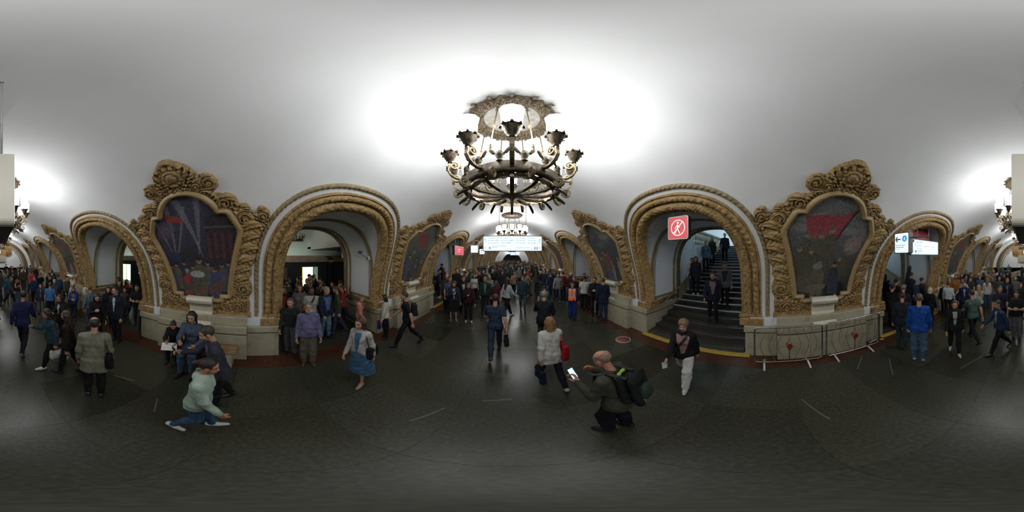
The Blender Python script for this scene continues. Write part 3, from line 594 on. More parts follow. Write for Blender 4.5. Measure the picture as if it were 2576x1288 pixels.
# ---------------------------------------------------------------- chandeliers
cm = {}
m = MB(); m.lathe([(0, 5.0), (.40, 4.99), (.395, 4.955), (.37, 4.95), (.36, 4.965), (0, 4.975)], 48); cm['canopy_plate'] = m.mesh('canopy_plate', M['plate'])
m = MB()
m.grid(lambda u, v: ((lambda r, q, z: (r * cos(q), r * sin(q), z))([.35, .375, .40, .44, .48, .51, .50][int(round(v * 6))] * (1 + (.07 * abs(sin(8 * 2 * pi * u)) + .03 * sin(24 * 2 * pi * u) if v > .6 else 0)), 2 * pi * u, [4.96, 4.92, 4.90, 4.915, 4.88, 4.91, 4.99][int(round(v * 6))] + .014 * sin(48 * 2 * pi * u))), 240, 7, closeu=True); cm['canopy_ring'] = m.mesh('canopy_ring', M['bronze2'])
m = MB()
for k in range(1):
    q = 0
    for sgn in (-1, 1):
        pts = []
        for i in range(16): w = i / 15; a = 4 * pi * w; rr = .06 * (1 - .8 * w); pts.append(((.455 + rr * cos(a)) * cos(q + sgn * (.10 + rr * sin(a) * 2)), (.455 + rr * cos(a)) * sin(q + sgn * (.10 + rr * sin(a) * 2)), 4.885 - .02 * w))
        m.tube(pts, .010, 5)
    m.tube([(.50 * cos(q), .50 * sin(q), 4.93), (.57 * cos(q), .57 * sin(q), 4.945), (.60 * cos(q + .03), .60 * sin(q + .03), 4.93)], [.02, .03, .008], 6)
c_scroll = m.mesh('canopy_scroll', M['bronze2'])
m = MB()
for k in range(1):
    q = 0; m.tube([(.37 * cos(q), .37 * sin(q), 4.94), (.55 * cos(q), .55 * sin(q), 3.86)], .0075, 5)
    for i, z in ((0, 4.86), (1, 4.80), (2, 3.95)):
        f_ = (4.94 - z) / 1.08; rr = .37 + .18 * f_; m.tube([(rr * cos(q) + .022 * cos(a_) * -sin(q), rr * sin(q) + .022 * cos(a_) * cos(q), z + .03 * sin(a_)) for a_ in [2 * pi * j / 10 for j in range(10)]], .006, 5, True)
    rr = .46; m.lathe([(.0, 4.28), (.018, 4.30), (.022, 4.34), (.0, 4.37)], 6, (rr * cos(q), rr * sin(q), .04))
c_rod = m.mesh('hanging_rod', M['brass'])
m = MB()
m.grid(lambda u, v: ([.565, .60, .61, .60, .605, .58, .565, .55, .55, .565][int(round(v * 9))] * cos(2 * pi * u), [.565, .60, .61, .60, .605, .58, .565, .55, .55, .565][int(round(v * 9))] * sin(2 * pi * u), [3.53, 3.53, 3.56, 3.58, 3.66, 3.67, 3.68, 3.66, 3.55, 3.53][int(round(v * 9))]), 72, 10, closeu=True)
cm['ring'] = m.mesh('ring', M['bronze'])
m = MB()                                     # cresting: scroll pairs along the top of the ring
for k in range(1):
    for e in (1,):
        q0 = 0
        for s_ in (-1, 1):
            pts = []
            for i in range(14):
                w = i / 13; a = w * 3.3 * pi / 2; rr = .075 * (1 - .55 * w); qq = q0 + s_ * (.05 + (.055 - rr * cos(a)) * 1.1); pts.append((.585 * cos(qq), .585 * sin(qq), 3.68 + .10 + rr * sin(a - 1.2) + .02 * w))
            m.tube(pts, .013, 5)
        m.lathe([(.035, 3.67), (.025, 3.70), (.045, 3.74), (.03, 3.79), (.0, 3.82)], 6, (.585 * cos(q0), .585 * sin(q0), 0))
c_crest = m.mesh('crest_scroll', M['bronze'])
spoke = MB().ribbon([(.12, 0, 3.49), (.25, 0, 3.475), (.42, 0, 3.49), (.56, 0, 3.545), (.60, 0, 3.60)], .045, .025, (0, 1, 0)).mesh('spoke', M['bronze'])
cm['hub'] = MB().lathe([(0, 3.36), (.012, 3.37), (.014, 3.42), (.03, 3.44), (.05, 3.46), (.13, 3.465), (.14, 3.49), (.12, 3.51), (.06, 3.53), (.02, 3.56), (0, 3.57)], 20).mesh('hub', M['brass'])
cm['fret_band'] = MB().grid(lambda u, v: ((.50 + .02 * v) * cos(2 * pi * u), (.50 + .02 * v) * sin(2 * pi * u), 3.50 + .06 * v + .008 * sin(60 * pi * u)), 120, 3, closeu=True).mesh('fret_band', M['brass'])
pts = [(.50, 0, 3.53), (.60, 0, 3.50), (.66, 0, 3.46), (.70, 0, 3.455), (.715, 0, 3.50), (.69, 0, 3.52)]
prong = MB().tube([(.50, 0, 3.52), (.58, 0, 3.49), (.64, 0, 3.45), (.675, 0, 3.42), (.685, 0, 3.40)], [.014, .02, .022, .018, .005], 6).mesh('prong', M['bronze'])
curlp = []
for i in range(22): w = i / 21; a = -pi / 2 + 3.3 * pi * w; rr = .058 * (1 - .72 * w); curlp.append((.665 + rr * cos(a), 0, 3.50 + rr * sin(a)))
curl = MB().ribbon([(.58, 0, 3.56)] + [(.62, 0, 3.47)] + curlp, .03, .014, (0, 1, 0)).mesh('curl', M['brass'])
ap = [(.59, 0, 3.63), (.64, 0, 3.62), (.70, 0, 3.63), (.755, 0, 3.67), (.785, 0, 3.73), (.775, 0, 3.79)]
for i in range(20): w = i / 19; a = .2 + 3.2 * pi * w; rr = .062 * (1 - .75 * w); ap.append((.72 + rr * cos(a), 0, 3.80 + rr * sin(a)))
armm = MB().ribbon(ap, .04, .018, (0, 1, 0)).tube([(.765, 0, 3.72), (.765, 0, 3.85)], .02, 6).mesh('arm', M['brass'])
cupm = MB().lathe([(0, 3.83), (.03, 3.835), (.025, 3.86), (.045, 3.88), (.05, 3.90), (.065, 3.92), (.068, 3.95), (.085, 3.97), (.088, 4.0)], 16, (.765, 0, 0))
for i in range(8): q = 2 * pi * i / 8; cupm.tube([(.765 + .085 * cos(q), .085 * sin(q), 3.98), (.765 + .092 * cos(q), .092 * sin(q), 4.02)], [.022, .012], 6)
cupm = cupm.mesh('cup', M['bronze'])
glm = MB().lathe([(.01, 3.96), (.06, 3.965), (.082, 4.02), (.088, 4.10), (.092, 4.20), (.105, 4.285)], 9, (.765, 0, 0)).mesh('glass_shade', M['lamp'])
gtop = MB().lathe([(.105, 4.285), (.098, 4.29), (.08, 4.25), (.0, 4.22)], 9, (.765, 0, 0)).mesh('shade_top', M['lamptop'])
glm_off = glm.copy(); glm_off.materials[0] = M['cream']
def chandelier(x, y, lab, sc=1.0, on=True, near=True, z=0):
    r = empty('chandelier', (x, y, z), 0, label=lab, cat='chandelier', group='ceiling chandeliers'); r.scale = (sc, sc, sc)
    for k, me in cm.items(): link(k, me, r)
    for k in range(16):
        link('canopy_scroll', c_scroll, r).rotation_euler = (0, 0, pi / 8 * k); link('crest_scroll', c_crest, r).rotation_euler = (0, 0, pi / 4 * (k // 2) + pi / 8 + (.2 if k % 2 else -.2))
        if k % 2: link('hanging_rod', c_rod, r).rotation_euler = (0, 0, pi / 8 * k)
    for k in range(12):
        q = 2 * pi * k / 12 - pi / 2
        def L(nm, me, par=r, a=q): o = link(nm, me, par); o.rotation_euler = (0, 0, a); return o
        L('spoke', spoke); L('prong', prong); L('curl', curl, r, q + pi / 12)
        L('arm', armm); c = L('cup', cupm); link('glass_shade', glm if on else glm_off, c); link('shade_top', gtop, c) if on else None
cw = ['big glowing chandelier nearest ahead, its whole bronze wheel in view', 'glowing chandelier just above the long white direction sign']
for i, yc in enumerate(ARCHES):
    d = i - 3
    lab = cw[d] if d in (0, 1) else ('glowing chandelier partly behind the cream sign end overhead' if d == -1 else 'small glowing chandelier %s' % ({-2: 'second towards the mosaic end wall', -3: 'last before the mosaic end wall', 2: 'third along the hall beyond the direction sign', 3: 'fourth along the hall beyond the direction sign', 4: 'fifth along the hall beyond the direction sign', 5: 'last before the far dark arch'}[d]))
    chandelier(0, yc, lab)
chandelier(-8.0, 2.1, 'unlit dark bronze chandelier hanging over the platform', .42, False, z=2.0)
# ---------------------------------------------------------------- signs
def text(s, size, mat, parent, loc, rot, align='LEFT'):
    cu = bpy.data.curves.new('lettering', 'FONT'); cu.body = s; cu.size = size; cu.align_x = align; cu.extrude = .0008; cu.materials.append(mat); o = link('lettering', cu); bpy.context.view_layer.update(); me = bpy.data.meshes.new_from_object(o.evaluated_get(bpy.context.evaluated_depsgraph_get())); bpy.data.objects.remove(o); o = link('lettering', me, parent, loc); o.rotation_euler = rot; return o
def lightbox(w, h, d, loc, rz, lab, front, back=None, frame='grey', rods=(), zt=5.0, name='lit_sign', fr=.022):
    # local: face towards -Y, x to the right as read
    r = empty(name, loc, rz, label=lab, cat='sign'); pp = rrect(w, h, .045)
    MB().prism(pp, -d / 2, d / 2, lambda x, y, z: (x, z, y)).obj('case', M[frame], r)
    rim = MB(); k = len(pp); a = rrect(w, h, .045); b = rrect(w - 2 * fr, h - 2 * fr, .03)
    rim.add([(x, -d / 2 - .012, y) for x, y in a] + [(x, -d / 2 - .012, y) for x, y in b] + [(x, -d / 2, y) for x, y in a], [(i, (i + 1) % k, k + (i + 1) % k, k + i) for i in range(k)] + [(2 * k + i, 2 * k + (i + 1) % k, (i + 1) % k, i) for i in range(k)])
    rim.obj('rim', M['cream' if frame != 'grey' else 'grey'], r)
    MB().prism(rrect(w - 2 * fr, h - 2 * fr, .03), -d / 2 - .004, -d / 2, lambda x, y, z: (x, z, y)).obj('face', M[front], r)
    if back: MB().prism(rrect(w - 2 * fr, h - 2 * fr, .03), d / 2, d / 2 + .004, lambda x, y, z: (x, z, y)).obj('face', M[back], r)
    for x in rods:
        m = MB().tube([(x, 0, h / 2), (x, 0, zt - loc[2])], .009, 8); m.lathe([(.016, 0), (.018, .01), (.010, .03), (.014, .05)], 10, (x, 0, zt - loc[2] - .05)); m.obj('hanging_rod', M['satin'], r)
    return r, -d / 2 - .006
def arrow(r, y, x, z, s, a, mat):
    m = MB(); c, n_ = cos(a), sin(a)
    def seg(p, q, t=.095):
        dx, dz = q[0] - p[0], q[1] - p[1]; l = hypot(dx, dz); ox, oz = -dz / l * t * s, dx / l * t * s
        P_ = [(p[0] + ox / s, p[1] + oz / s), (q[0] + ox / s, q[1] + oz / s), (q[0] - ox / s, q[1] - oz / s), (p[0] - ox / s, p[1] - oz / s)]
        m.add([(x + s * (u * c - v * n_), y, z + s * (u * n_ + v * c)) for u, v in P_], [(0, 1, 2, 3)])
    seg((-.5, 0), (.5, 0)); seg((.5, 0), (.12, .38)); seg((.5, 0), (.12, -.38)); return m.obj('arrow', M[mat], r)
def disc(r, y, x, z, ra, mat, ring=0):
    m = MB(); n = 24
    if ring: m.add([(x + q * cos(2 * pi * i / n), y, z + q * sin(2 * pi * i / n)) for q in (ra, ra - ring) for i in range(n)], [(i, (i + 1) % n, n + (i + 1) % n, n + i) for i in range(n)])
    else: m.add([(x + ra * cos(2 * pi * i / n), y, z + ra * sin(2 * pi * i / n)) for i in range(n)], [tuple(range(n))])
    return m.obj('ring' if ring else 'disc', M[mat], r)
def lines(r, y, rows, mat):
    m = MB()
    for x, z, w, h in rows:
        k = max(1, int(w / .09)); px_ = x
        for i in range(k): ww = w / k * random.uniform(.65, .92); m.add([(px_, y, z), (px_ + ww, y, z), (px_ + ww, y, z + h), (px_, y, z + h)], [(0, 1, 2, 3)]); px_ += w / k
    return setp(m.obj('faint_lines', M[mat], r), kind='stuff')
RF = (pi / 2, 0, 0)
r, fy = lightbox(2.04, .54, .12, (.02, 5.6, 3.13), 0, 'long white lit direction sign hanging across the hall on two rods', 'litwhite', 'litwhite', rods=(-.46, .46), zt=4.98)
arrow(r, fy, -.93, .16, .06, pi, 'inkblue'); disc(r, fy, -.93, .075, .034, 'inkblue', .008); text('3', .05, M['inkblue'], r, (-.943, fy, .058), RF)
arrow(r, fy, .92, .13, .06, 0, 'inkblue'); disc(r, fy, .92, .045, .034, 'inkblue', .008); text('3', .05, M['inkblue'], r, (.907, fy, .028), RF)
arrow(r, fy, -.945, -.155, .05, rad(135), 'ink'); arrow(r, fy, -.85, -.16, .045, rad(45), 'inkpale'); disc(r, fy, -.775, -.155, .034, 'inkblue'); text('5', .05, M['litw2'], r, (-.79, fy - .001, -.172), RF); arrow(r, fy, .93, -.16, .055, pi / 2, 'inkblue')
lines(r, fy, [(x, z, w, .016) for z in (.17, .09, .01) for x, w in ((-.84, .38), (-.38, .36), (.12, .32), (.52, .28))] + [(-.7, -.10, .5, .016), (-.7, -.145, .2, .016), (.13, -.155, .45, .016), (.62, -.17, .06, .016)], 'inkpale')
lines(r, fy, [(-.44, .18, .03, .02), (-.56, .095, .05, .02), (-.06, .095, .08, .02), (-.14, .012, .05, .02), (.72, .0, .05, .02)], 'inkblue')
MB().prism(rrect(.13, .062, .012), 0, .002, lambda x, y, z: (x + .80, fy - z, y - .165)).obj('dark_badge', M['ink'], r); MB().prism(rrect(.09, .03, .006), 0, .001, lambda x, y, z: (x + .80, fy - .003 - z, y - .165)).obj('badge_symbol', M['litw2'], r)
# sign seen end-on overhead, behind the camera
r, fy = lightbox(1.35, .56, .155, (-.012, -1.68, 3.17), pi / 2, 'large sign seen end-on overhead, cream end and dark underside', 'litwhite', 'litwhite', frame='cream', rods=(-.45, .45), zt=4.96)
MB().box(-.675, .675, -.075, .075, -.288, -.281, .002).obj('underside', M['black'], r)
# red no-walking sign
r, fy = lightbox(.50, .50, .12, (2.98, 1.80, 3.30), -pi / 2, 'square red lit sign with crossed-out walking figure, hung in the staircase arch', 'litred', frame='black', name='no_walking_sign', fr=.02)
disc(r, fy - .001, 0, 0, .175, 'litw2', .02)
m = MB()
def bar(p, q, t):
    dx, dz = q[0] - p[0], q[1] - p[1]; l = hypot(dx, dz); ox, oz = -dz / l * t / 2, dx / l * t / 2
    m.add([(p[0] + ox, fy - .001, p[1] + oz), (q[0] + ox, fy - .001, q[1] + oz), (q[0] - ox, fy - .001, q[1] - oz), (p[0] - ox, fy - .001, p[1] - oz)], [(0, 1, 2, 3)])
bar((-.118, -.122), (.118, .122), .02); bar((-.005, .07), (-.01, -.02), .034); bar((-.01, -.02), (.05, -.13), .022); bar((-.02, -.02), (-.07, -.12), .022); bar((-.01, .06), (-.06, .0), .016); bar((.0, .05), (.05, .0), .016); bar((-.06, .0), (-.075, -.03), .014)
m.obj('walking_figure', M['litw2'], r); disc(r, fy - .001, -.002, .105, .024, 'litw2')
for x in (-.13, .10): MB().tube([(x, 0, .25), (x - .01, 0, .30), (x + .02, .01, .33), (x, .01, .36), (x, .02, .42)], .011, 6).obj('hook', M['black'], r)
# number four sign
r, fy = lightbox(.50, .52, .13, (2.72, -2.98, 3.02), pi, 'white lit sign with left arrow and blue number four disc, beside the staircase arch', 'litwhite', frame='grey', name='direction_sign')
arrow(r, fy, -.115, .09, .17, pi, 'ink'); disc(r, fy, .10, .10, .078, 'litblue'); text('4', .13, M['litw2'], r, (.064, fy - .002, .053), RF)
text('Филёвская', .058, M['inkblue'], r, (-.20, fy, -.075), RF); text('Киевская', .058, M['ink'], r, (-.20, fy, -.125), RF); text('Kievskaya', .036, M['inkblue'], r, (-.20, fy, -.165), RF)
MB().tube([(.24, 0, .12), (.76, 0, .12)], .015, 6).obj('wall_bracket', M['grey'], r)
r, fy = lightbox(1.62, .50, .12, (3.16, -4.52, 2.98), -pi / 2, 'wide white lit sign hung inside the arch behind the number four sign', 'litwhite', frame='grey', rods=(-.4, .25), zt=3.72, name='direction_sign')
text('Киевская', .05, M['ink'], r, (-.48, fy, -.13), RF); disc(r, fy, -.56, -.14, .045, 'litblue'); arrow(r, fy, -.66, -.14, .06, pi / 2, 'inkblue')
lines(r, fy, [(-.55, .16, .4, .02), (-.55, .12, .3, .014), (-.55, .03, .3, .02), (-.1, .03, .3, .02), (.32, .03, .25, .016), (-.48, -.06, .28, .016), (-.48, -.19, .14, .014)], 'inkpale'); MB().prism(rrect(.12, .08, .01), 0, .002, lambda x, y, z: (x - .70, fy - z, y + .18)).obj('dark_badge', M['ink'], r); lines(r, fy, [(-.7, -.2, 0.0001, .001), (-.6, .06, .05, .03)], 'red_light')
setp(MB().box(3.45, 3.55, -5.3, -4.05, 3.28, 3.68, .01).obj('red_panel', M['redp']), 'dark red board above the wide white sign in the staircase arch', 'board')
r, fy = lightbox(1.6, .50, .12, (-3.0, 8.8, 3.0), pi / 2, 'wide red lit sign hung in the staircase arch on the platform side', 'litred', frame='black', name='exit_sign', rods=(-.5, .5), zt=3.7)
lines(r, fy, [(-.15, .03, .32, .05), (-.15, -.08, .25, .03)], 'litw2'); m = MB(); m.add([(-.30, fy, -.1), (-.28, fy, -.1), (-.28, fy, .1), (-.30, fy, .1)], [(0, 1, 2, 3)]).add([(-.28, fy, .08), (-.22, fy, .08), (-.22, fy, .1), (-.28, fy, .1)], [(0, 1, 2, 3)]).add([(-.28, fy, -.1), (-.22, fy, -.1), (-.22, fy, -.08), (-.28, fy, -.08)], [(0, 1, 2, 3)]); m.obj('bracket_symbol', M['litw2'], r)
lightbox(.50, .50, .12, (-2.42, 10.35, 3.15), 0, 'square white lit sign just past the wide red sign', 'litwhite', frame='black', rods=(0,), zt=4.3, name='direction_sign')
r, fy = lightbox(.5, .5, .12, (-2.72, 14.7, 3.1), 0, 'narrow pale lit sign beyond the square white one', 'litwhite', frame='black', rods=(0,), zt=4.2, name='direction_sign'); arrow(r, fy, 0, .1, .2, pi, 'inkblue'); lines(r, fy, [(-.15, -.1, .3, .03)], 'inkblue')
r, fy = lightbox(.95, .50, .1, (-.85, 30.5, 3.28), 0, 'tiny blue-white screen left of the far dark arch', 'litwhite', frame='black', rods=(-.3, .3), zt=4.9, name='screen'); lines(r, fy, [(-.35, 0, .3, .06), (-.3, -.12, .25, .06)], 'litblue')
r, fy = lightbox(1.75, .62, .1, (.55, 30.2, 3.12), 0, 'wide blue-white screen before the far dark arch', 'litwhite', frame='black', rods=(-.5, .5), zt=4.9, name='screen'); MB().box(.02, .08, fy - .002, fy, -.3, .3).obj('divider', M['ink'], r); MB().box(-.8, .8, fy - .002, fy, -.31, -.22).obj('blue_bar', M['litblue'], r)
# ---------------------------------------------------------------- barriers, bench, cameras, sticker
def barrier(x0, y0, x1, y1, lab):
    r = empty('crowd_barrier', ((x0 + x1) / 2, (y0 + y1) / 2, 0), atan2(y1 - y0, x1 - x0), label=lab, cat='barrier', group='steel crowd barriers'); L = hypot(x1 - x0, y1 - y0) / 2 - .02
    pp = rrect(2 * L, .98, .08, 5); MB().tube([(x, 0, y + .60) for x, y in pp], .019, 8, True).obj('frame', M['chrome'], r)
    for k in (-3, -2, -1, 1, 2, 3):
        x = k * L / 4; b = .07 * (1 if k > 0 else -1); MB().tube([(x + b * (1 - cos(2 * pi * i / 12)) * .9 - b * .9, 0, .12 + .96 * i / 12) for i in range(13)], .008, 6).obj('bar', M['brass'], r)
    MB().tube([(0, 0, .12), (0, 0, .42), (0, 0, .55), (0, 0, .60), (0, 0, .65), (0, 0, .78), (0, 0, 1.08)], [.012, .014, .05, .09, .05, .014, .012], 4).obj('diamond_bar', M['golddark'], r)
    for sy in (-1, 1): MB().prism([(.065 * cos(2 * pi * i / 6), .60 + .07 * sin(2 * pi * i / 6)) for i in range(6)], -.01, .01, lambda x, y, z: (x, sy * .06 + z, y)).obj('red_diamond', M['redp'], r)
    for x in (-L * .72, L * .55): MB().tube([(x, -.24, .012), (x, 0, .075), (x, .24, .012)], .022, 8).obj('foot', M['white'], r)
    for x in (-L * .72, L * .55): MB().tube([(x, 0, .07), (x, 0, .13)], .014, 6).obj('foot_stem', M['chrome'], r)
barrier(3.40, .30, 3.42, -1.20, 'steel crowd barrier with red diamond beside the staircase yellow strip')
barrier(3.44, -1.27, 3.46, -2.80, 'steel crowd barrier with red diamond, second of the pair before the soldiers mosaic')
barrier(3.50, -2.86, 4.7, -3.05, 'steel crowd barrier turned into the arch below the number four sign')
r = empty('bench', (-3.40, -1.25, 0), 0, label='wooden slatted bench against the marble under the night mosaic', cat='bench')
for k in range(4): MB().box(-.21 + .107 * k, -.21 + .107 * k + .095, -.85, .85, .46, .50, .008).obj('slat', M['wood'], r)
for y in (-.7, .7): MB().box(-.18, .18, y - .06, y + .06, 0, .46, .01).obj('support', M['marble'], r)
r = empty('wall_camera', (-4.62, 3.42, 2.82), 0, label='dome camera box with cable loop on the passage wall beside the platform arch', cat='camera')
MB().lathe([(.0, 0), (.09, 0), (.09, .02), (.06, .05), (.0, .06)], 14).obj('dome', M['grey'], r); m = MB().tube([(.0, .0, .0), (.12, .02, -.10), (.28, .02, -.14), (.45, .03, -.2)], .014, 6); m.obj('cable', M['grey'], r); MB().lathe([(0, 0), (.03, .01), (.05, .05), (.05, .10), (0, .11)], 12, (0, 0, -.04)).obj('lens', M['black'], r)
r = empty('wall_speaker', (-4.2, 3.44, 2.62), 0, label='small round white fitting at the end of the wall cable', cat='speaker'); MB().tube([(0, .06, 0), (0, -.02, 0)], [.09, .075], 16).obj('housing', M['white'], r); MB().tube([(0, -.02, 0), (0, -.03, 0)], [.05, .045], 14).obj('grille', M['grey'], r)
r = empty('floor_sticker', (3.02, 3.72, 0), 0, label='round red floor sticker with pale rim near the marble corner', cat='sticker')
MB().lathe([(0, .004), (.2, .004), (.2, 0)], 28).obj('disc', noise_mat('sticker_red', [(.26, .06, .06), (.33, .09, .08)], 6, .5), r); MB().lathe([(.2, 0), (.2, .005), (.225, .005), (.225, 0)], 28).obj('rim', M['line_light'] if 'x' in M else M['cream'], r)
# ---------------------------------------------------------------- people: signed-distance bodies turned into one surface
def snet(f, org, vox):
    ins = f < 0; nx, ny, nz = f.shape; cnt = np.zeros((nx - 1, ny - 1, nz - 1), np.int8)
    cs = [(i, j, k) for i in (0, 1) for j in (0, 1) for k in (0, 1)]
    for i, j, k in cs: cnt += ins[i:nx - 1 + i, j:ny - 1 + j, k:nz - 1 + k]
    ix = np.argwhere((cnt > 0) & (cnt < 8)); n = len(ix)
    vid = -np.ones(cnt.shape, np.int32); vid[ix[:, 0], ix[:, 1], ix[:, 2]] = np.arange(n)
    cv = {c: f[ix[:, 0] + c[0], ix[:, 1] + c[1], ix[:, 2] + c[2]] for c in cs}
    acc = np.zeros((n, 3)); w = np.zeros(n)
    for a in cs:
        for d in range(3):
            if a[d] == 0:
                b = list(a); b[d] = 1; b = tuple(b); fa, fb = cv[a], cv[b]; x = (fa < 0) != (fb < 0)
                t = np.where(x, fa / np.where(x, fa - fb, 1), 0)
                for e in range(3): acc[:, e] += x * (a[e] + (t if e == d else 0))
                w += x
    V = (acc / w[:, None] + ix) * vox + org; F = []
    for d in range(3):
        o1, o2 = [(1, 2), (2, 0), (0, 1)][d]; sl = lambda s: tuple(s)
        s0 = [slice(1, -1)] * 3; s1 = [slice(1, -1)] * 3; s0[d] = slice(0, -1); s1[d] = slice(1, None)
        A, B = ins[tuple(s0)], ins[tuple(s1)]; e = np.argwhere(A != B); flip = A[e[:, 0], e[:, 1], e[:, 2]]
        base = e.copy(); base[:, o1] += 1; base[:, o2] += 1
        def cell(a, b): c = base.copy(); c[:, o1] -= a; c[:, o2] -= b; return vid[c[:, 0], c[:, 1], c[:, 2]]
        q = np.stack([cell(1, 1), cell(0, 1), cell(0, 0), cell(1, 0)], 1); q[~flip] = q[~flip][:, ::-1]; F.append(q)
    F = np.concatenate(F); return V, F[(F >= 0).all(1)]
class Fld:                                   # smooth union on a local grid
    def __init__(s, lo, hi, vox, k=70):
        s.lo = np.array(lo, float); s.vox = vox; s.k = k; s.ax = [np.arange(lo[i], hi[i] + vox, vox) for i in range(3)]
        s.E = np.zeros([len(a) for a in s.ax])
    def sl(s, lo, hi):
        r = []
        for i in range(3):
            a = max(0, int((lo[i] - s.lo[i]) / s.vox)); b = min(len(s.ax[i]), int((hi[i] - s.lo[i]) / s.vox) + 2); r.append(slice(a, max(a, b)))
        return tuple(r)
    def co(s, sl): return s.ax[0][sl[0]][:, None, None], s.ax[1][sl[1]][None, :, None], s.ax[2][sl[2]][None, None, :]
    def cone(s, a, b, ra, rb=None, pad=None):
        rb = ra if rb is None else rb; a = np.asarray(a, float); b = np.asarray(b, float); pd = (pad or .075) + max(ra, rb)
        sl = s.sl(np.minimum(a, b) - pd, np.maximum(a, b) + pd); X, Y, Z = s.co(sl); d = b - a; L = (d * d).sum() + 1e-12
        t = np.clip(((X - a[0]) * d[0] + (Y - a[1]) * d[1] + (Z - a[2]) * d[2]) / L, 0, 1)
        D = np.sqrt((X - a[0] - d[0] * t) ** 2 + (Y - a[1] - d[1] * t) ** 2 + (Z - a[2] - d[2] * t) ** 2) - (ra + (rb - ra) * t)
        s.E[sl] += np.exp(-s.k * np.clip(D, -.3, 1)); return s
    def ell(s, c, r, sub=False):
        c = np.asarray(c, float); r = np.asarray(r, float); sl = s.sl(c - r - .06, c + r + .06); X, Y, Z = s.co(sl)
        D = (np.sqrt(((X - c[0]) / r[0]) ** 2 + ((Y - c[1]) / r[1]) ** 2 + ((Z - c[2]) / r[2]) ** 2) - 1) * r.min(); e = np.exp(-s.k * np.clip(D, -.3, 1))
        if sub: s.E[sl] *= 1 / (1 + e * 1.2)
        else: s.E[sl] += e
        return s
    def f(s): return -np.log(s.E + 1e-9) / s.k
    def plane(s, p, n):                      # positive beyond the plane
        X, Y, Z = s.co((slice(None),) * 3); return (X - p[0]) * n[0] + (Y - p[1]) * n[1] + (Z - p[2]) * n[2]
    def setf(s, f): s.E = np.exp(-s.k * np.clip(f, -.3, 1)); return s
    def mesh(s, f=None, wob=0, ph=0):
        f = s.f() if f is None else f
        if wob: X, Y, Z = s.co((slice(None),) * 3); f = f + wob * (np.sin(31 * Z + 9 * np.sin(7 * X + ph) + 5 * Y) * np.sin(17 * X + 13 * Y + 8 * Z + ph) + .6 * np.sin(58 * Z + 24 * X * np.sin(ph) + 15 * Y))
        f = np.pad(f, 1, constant_values=1.); return snet(f, s.lo - s.vox, s.vox)
_hc = {}
def head_tpl(vox, beard=False, wom=False):
    key = ('h', vox, wom)
    if key in _hc: return _hc[key]
    F = Fld((-.11, -.13, -.19), (.11, .14, .14), vox, 130); j = .9 if wom else 1
    F.ell((0, -.015, .028), (.074, .092, .084)).ell((0, .028, -.045), (.054 * j, .056, .062)).ell((0, .03, .035), (.062, .055, .055)).cone((-.012, .062, -.092), (.012, .062, -.092), .016 * j)
    F.cone((0, .088, .016), (0, .103, -.022), .008, .0125).cone((-.012, .092, -.026), (.012, .092, -.026), .008)
    F.cone((-.034, .078, .030), (.034, .078, .030), .009)
    for s in (-1, 1):
        F.ell((s * .031, .098, .010), (.016, .016, .011), True)
        F.ell((s * .078, -.008, -.008), (.010, .018, .030)).ell((s * .04, .05, -.03), (.024, .028, .026))
    for s in (-1, 1): F.ell((s * .031, .0765, .010), (.0135, .0115, .0115))
    F.cone((-.016, .084, -.052), (.016, .084, -.052), .0065).cone((-.013, .083, -.062), (.013, .083, -.062), .0075)
    F.cone((0, -.02, -.06), (0, -.03, -.17), .050 * (.86 if wom else 1), .052 * (.88 if wom else 1))
    V, Q = F.mesh(); c = V[Q].mean(1); mi = np.zeros(len(Q), int)
    for s in (-1, 1):
        e = np.hypot((c[:, 0] - s * .031) / 1.35, c[:, 2] - .010); mi[(e < .0085) & (c[:, 1] > .06)] = 1; mi[(np.hypot(c[:, 0] - s * .031, c[:, 2] - .010) < .0062) & (c[:, 1] > .06)] = 2
        mi[(np.abs(np.abs(c[:, 0]) - .033) < .018) & (np.abs(c[:, 2] - .034) < .0045) & (c[:, 1] > .05)] = 4
    mi[(np.abs(c[:, 0]) < .022) & (np.abs(c[:, 2] + .057) < .009) & (c[:, 1] > .078)] = 3
    _hc[key] = (V, Q, mi); return _hc[key]
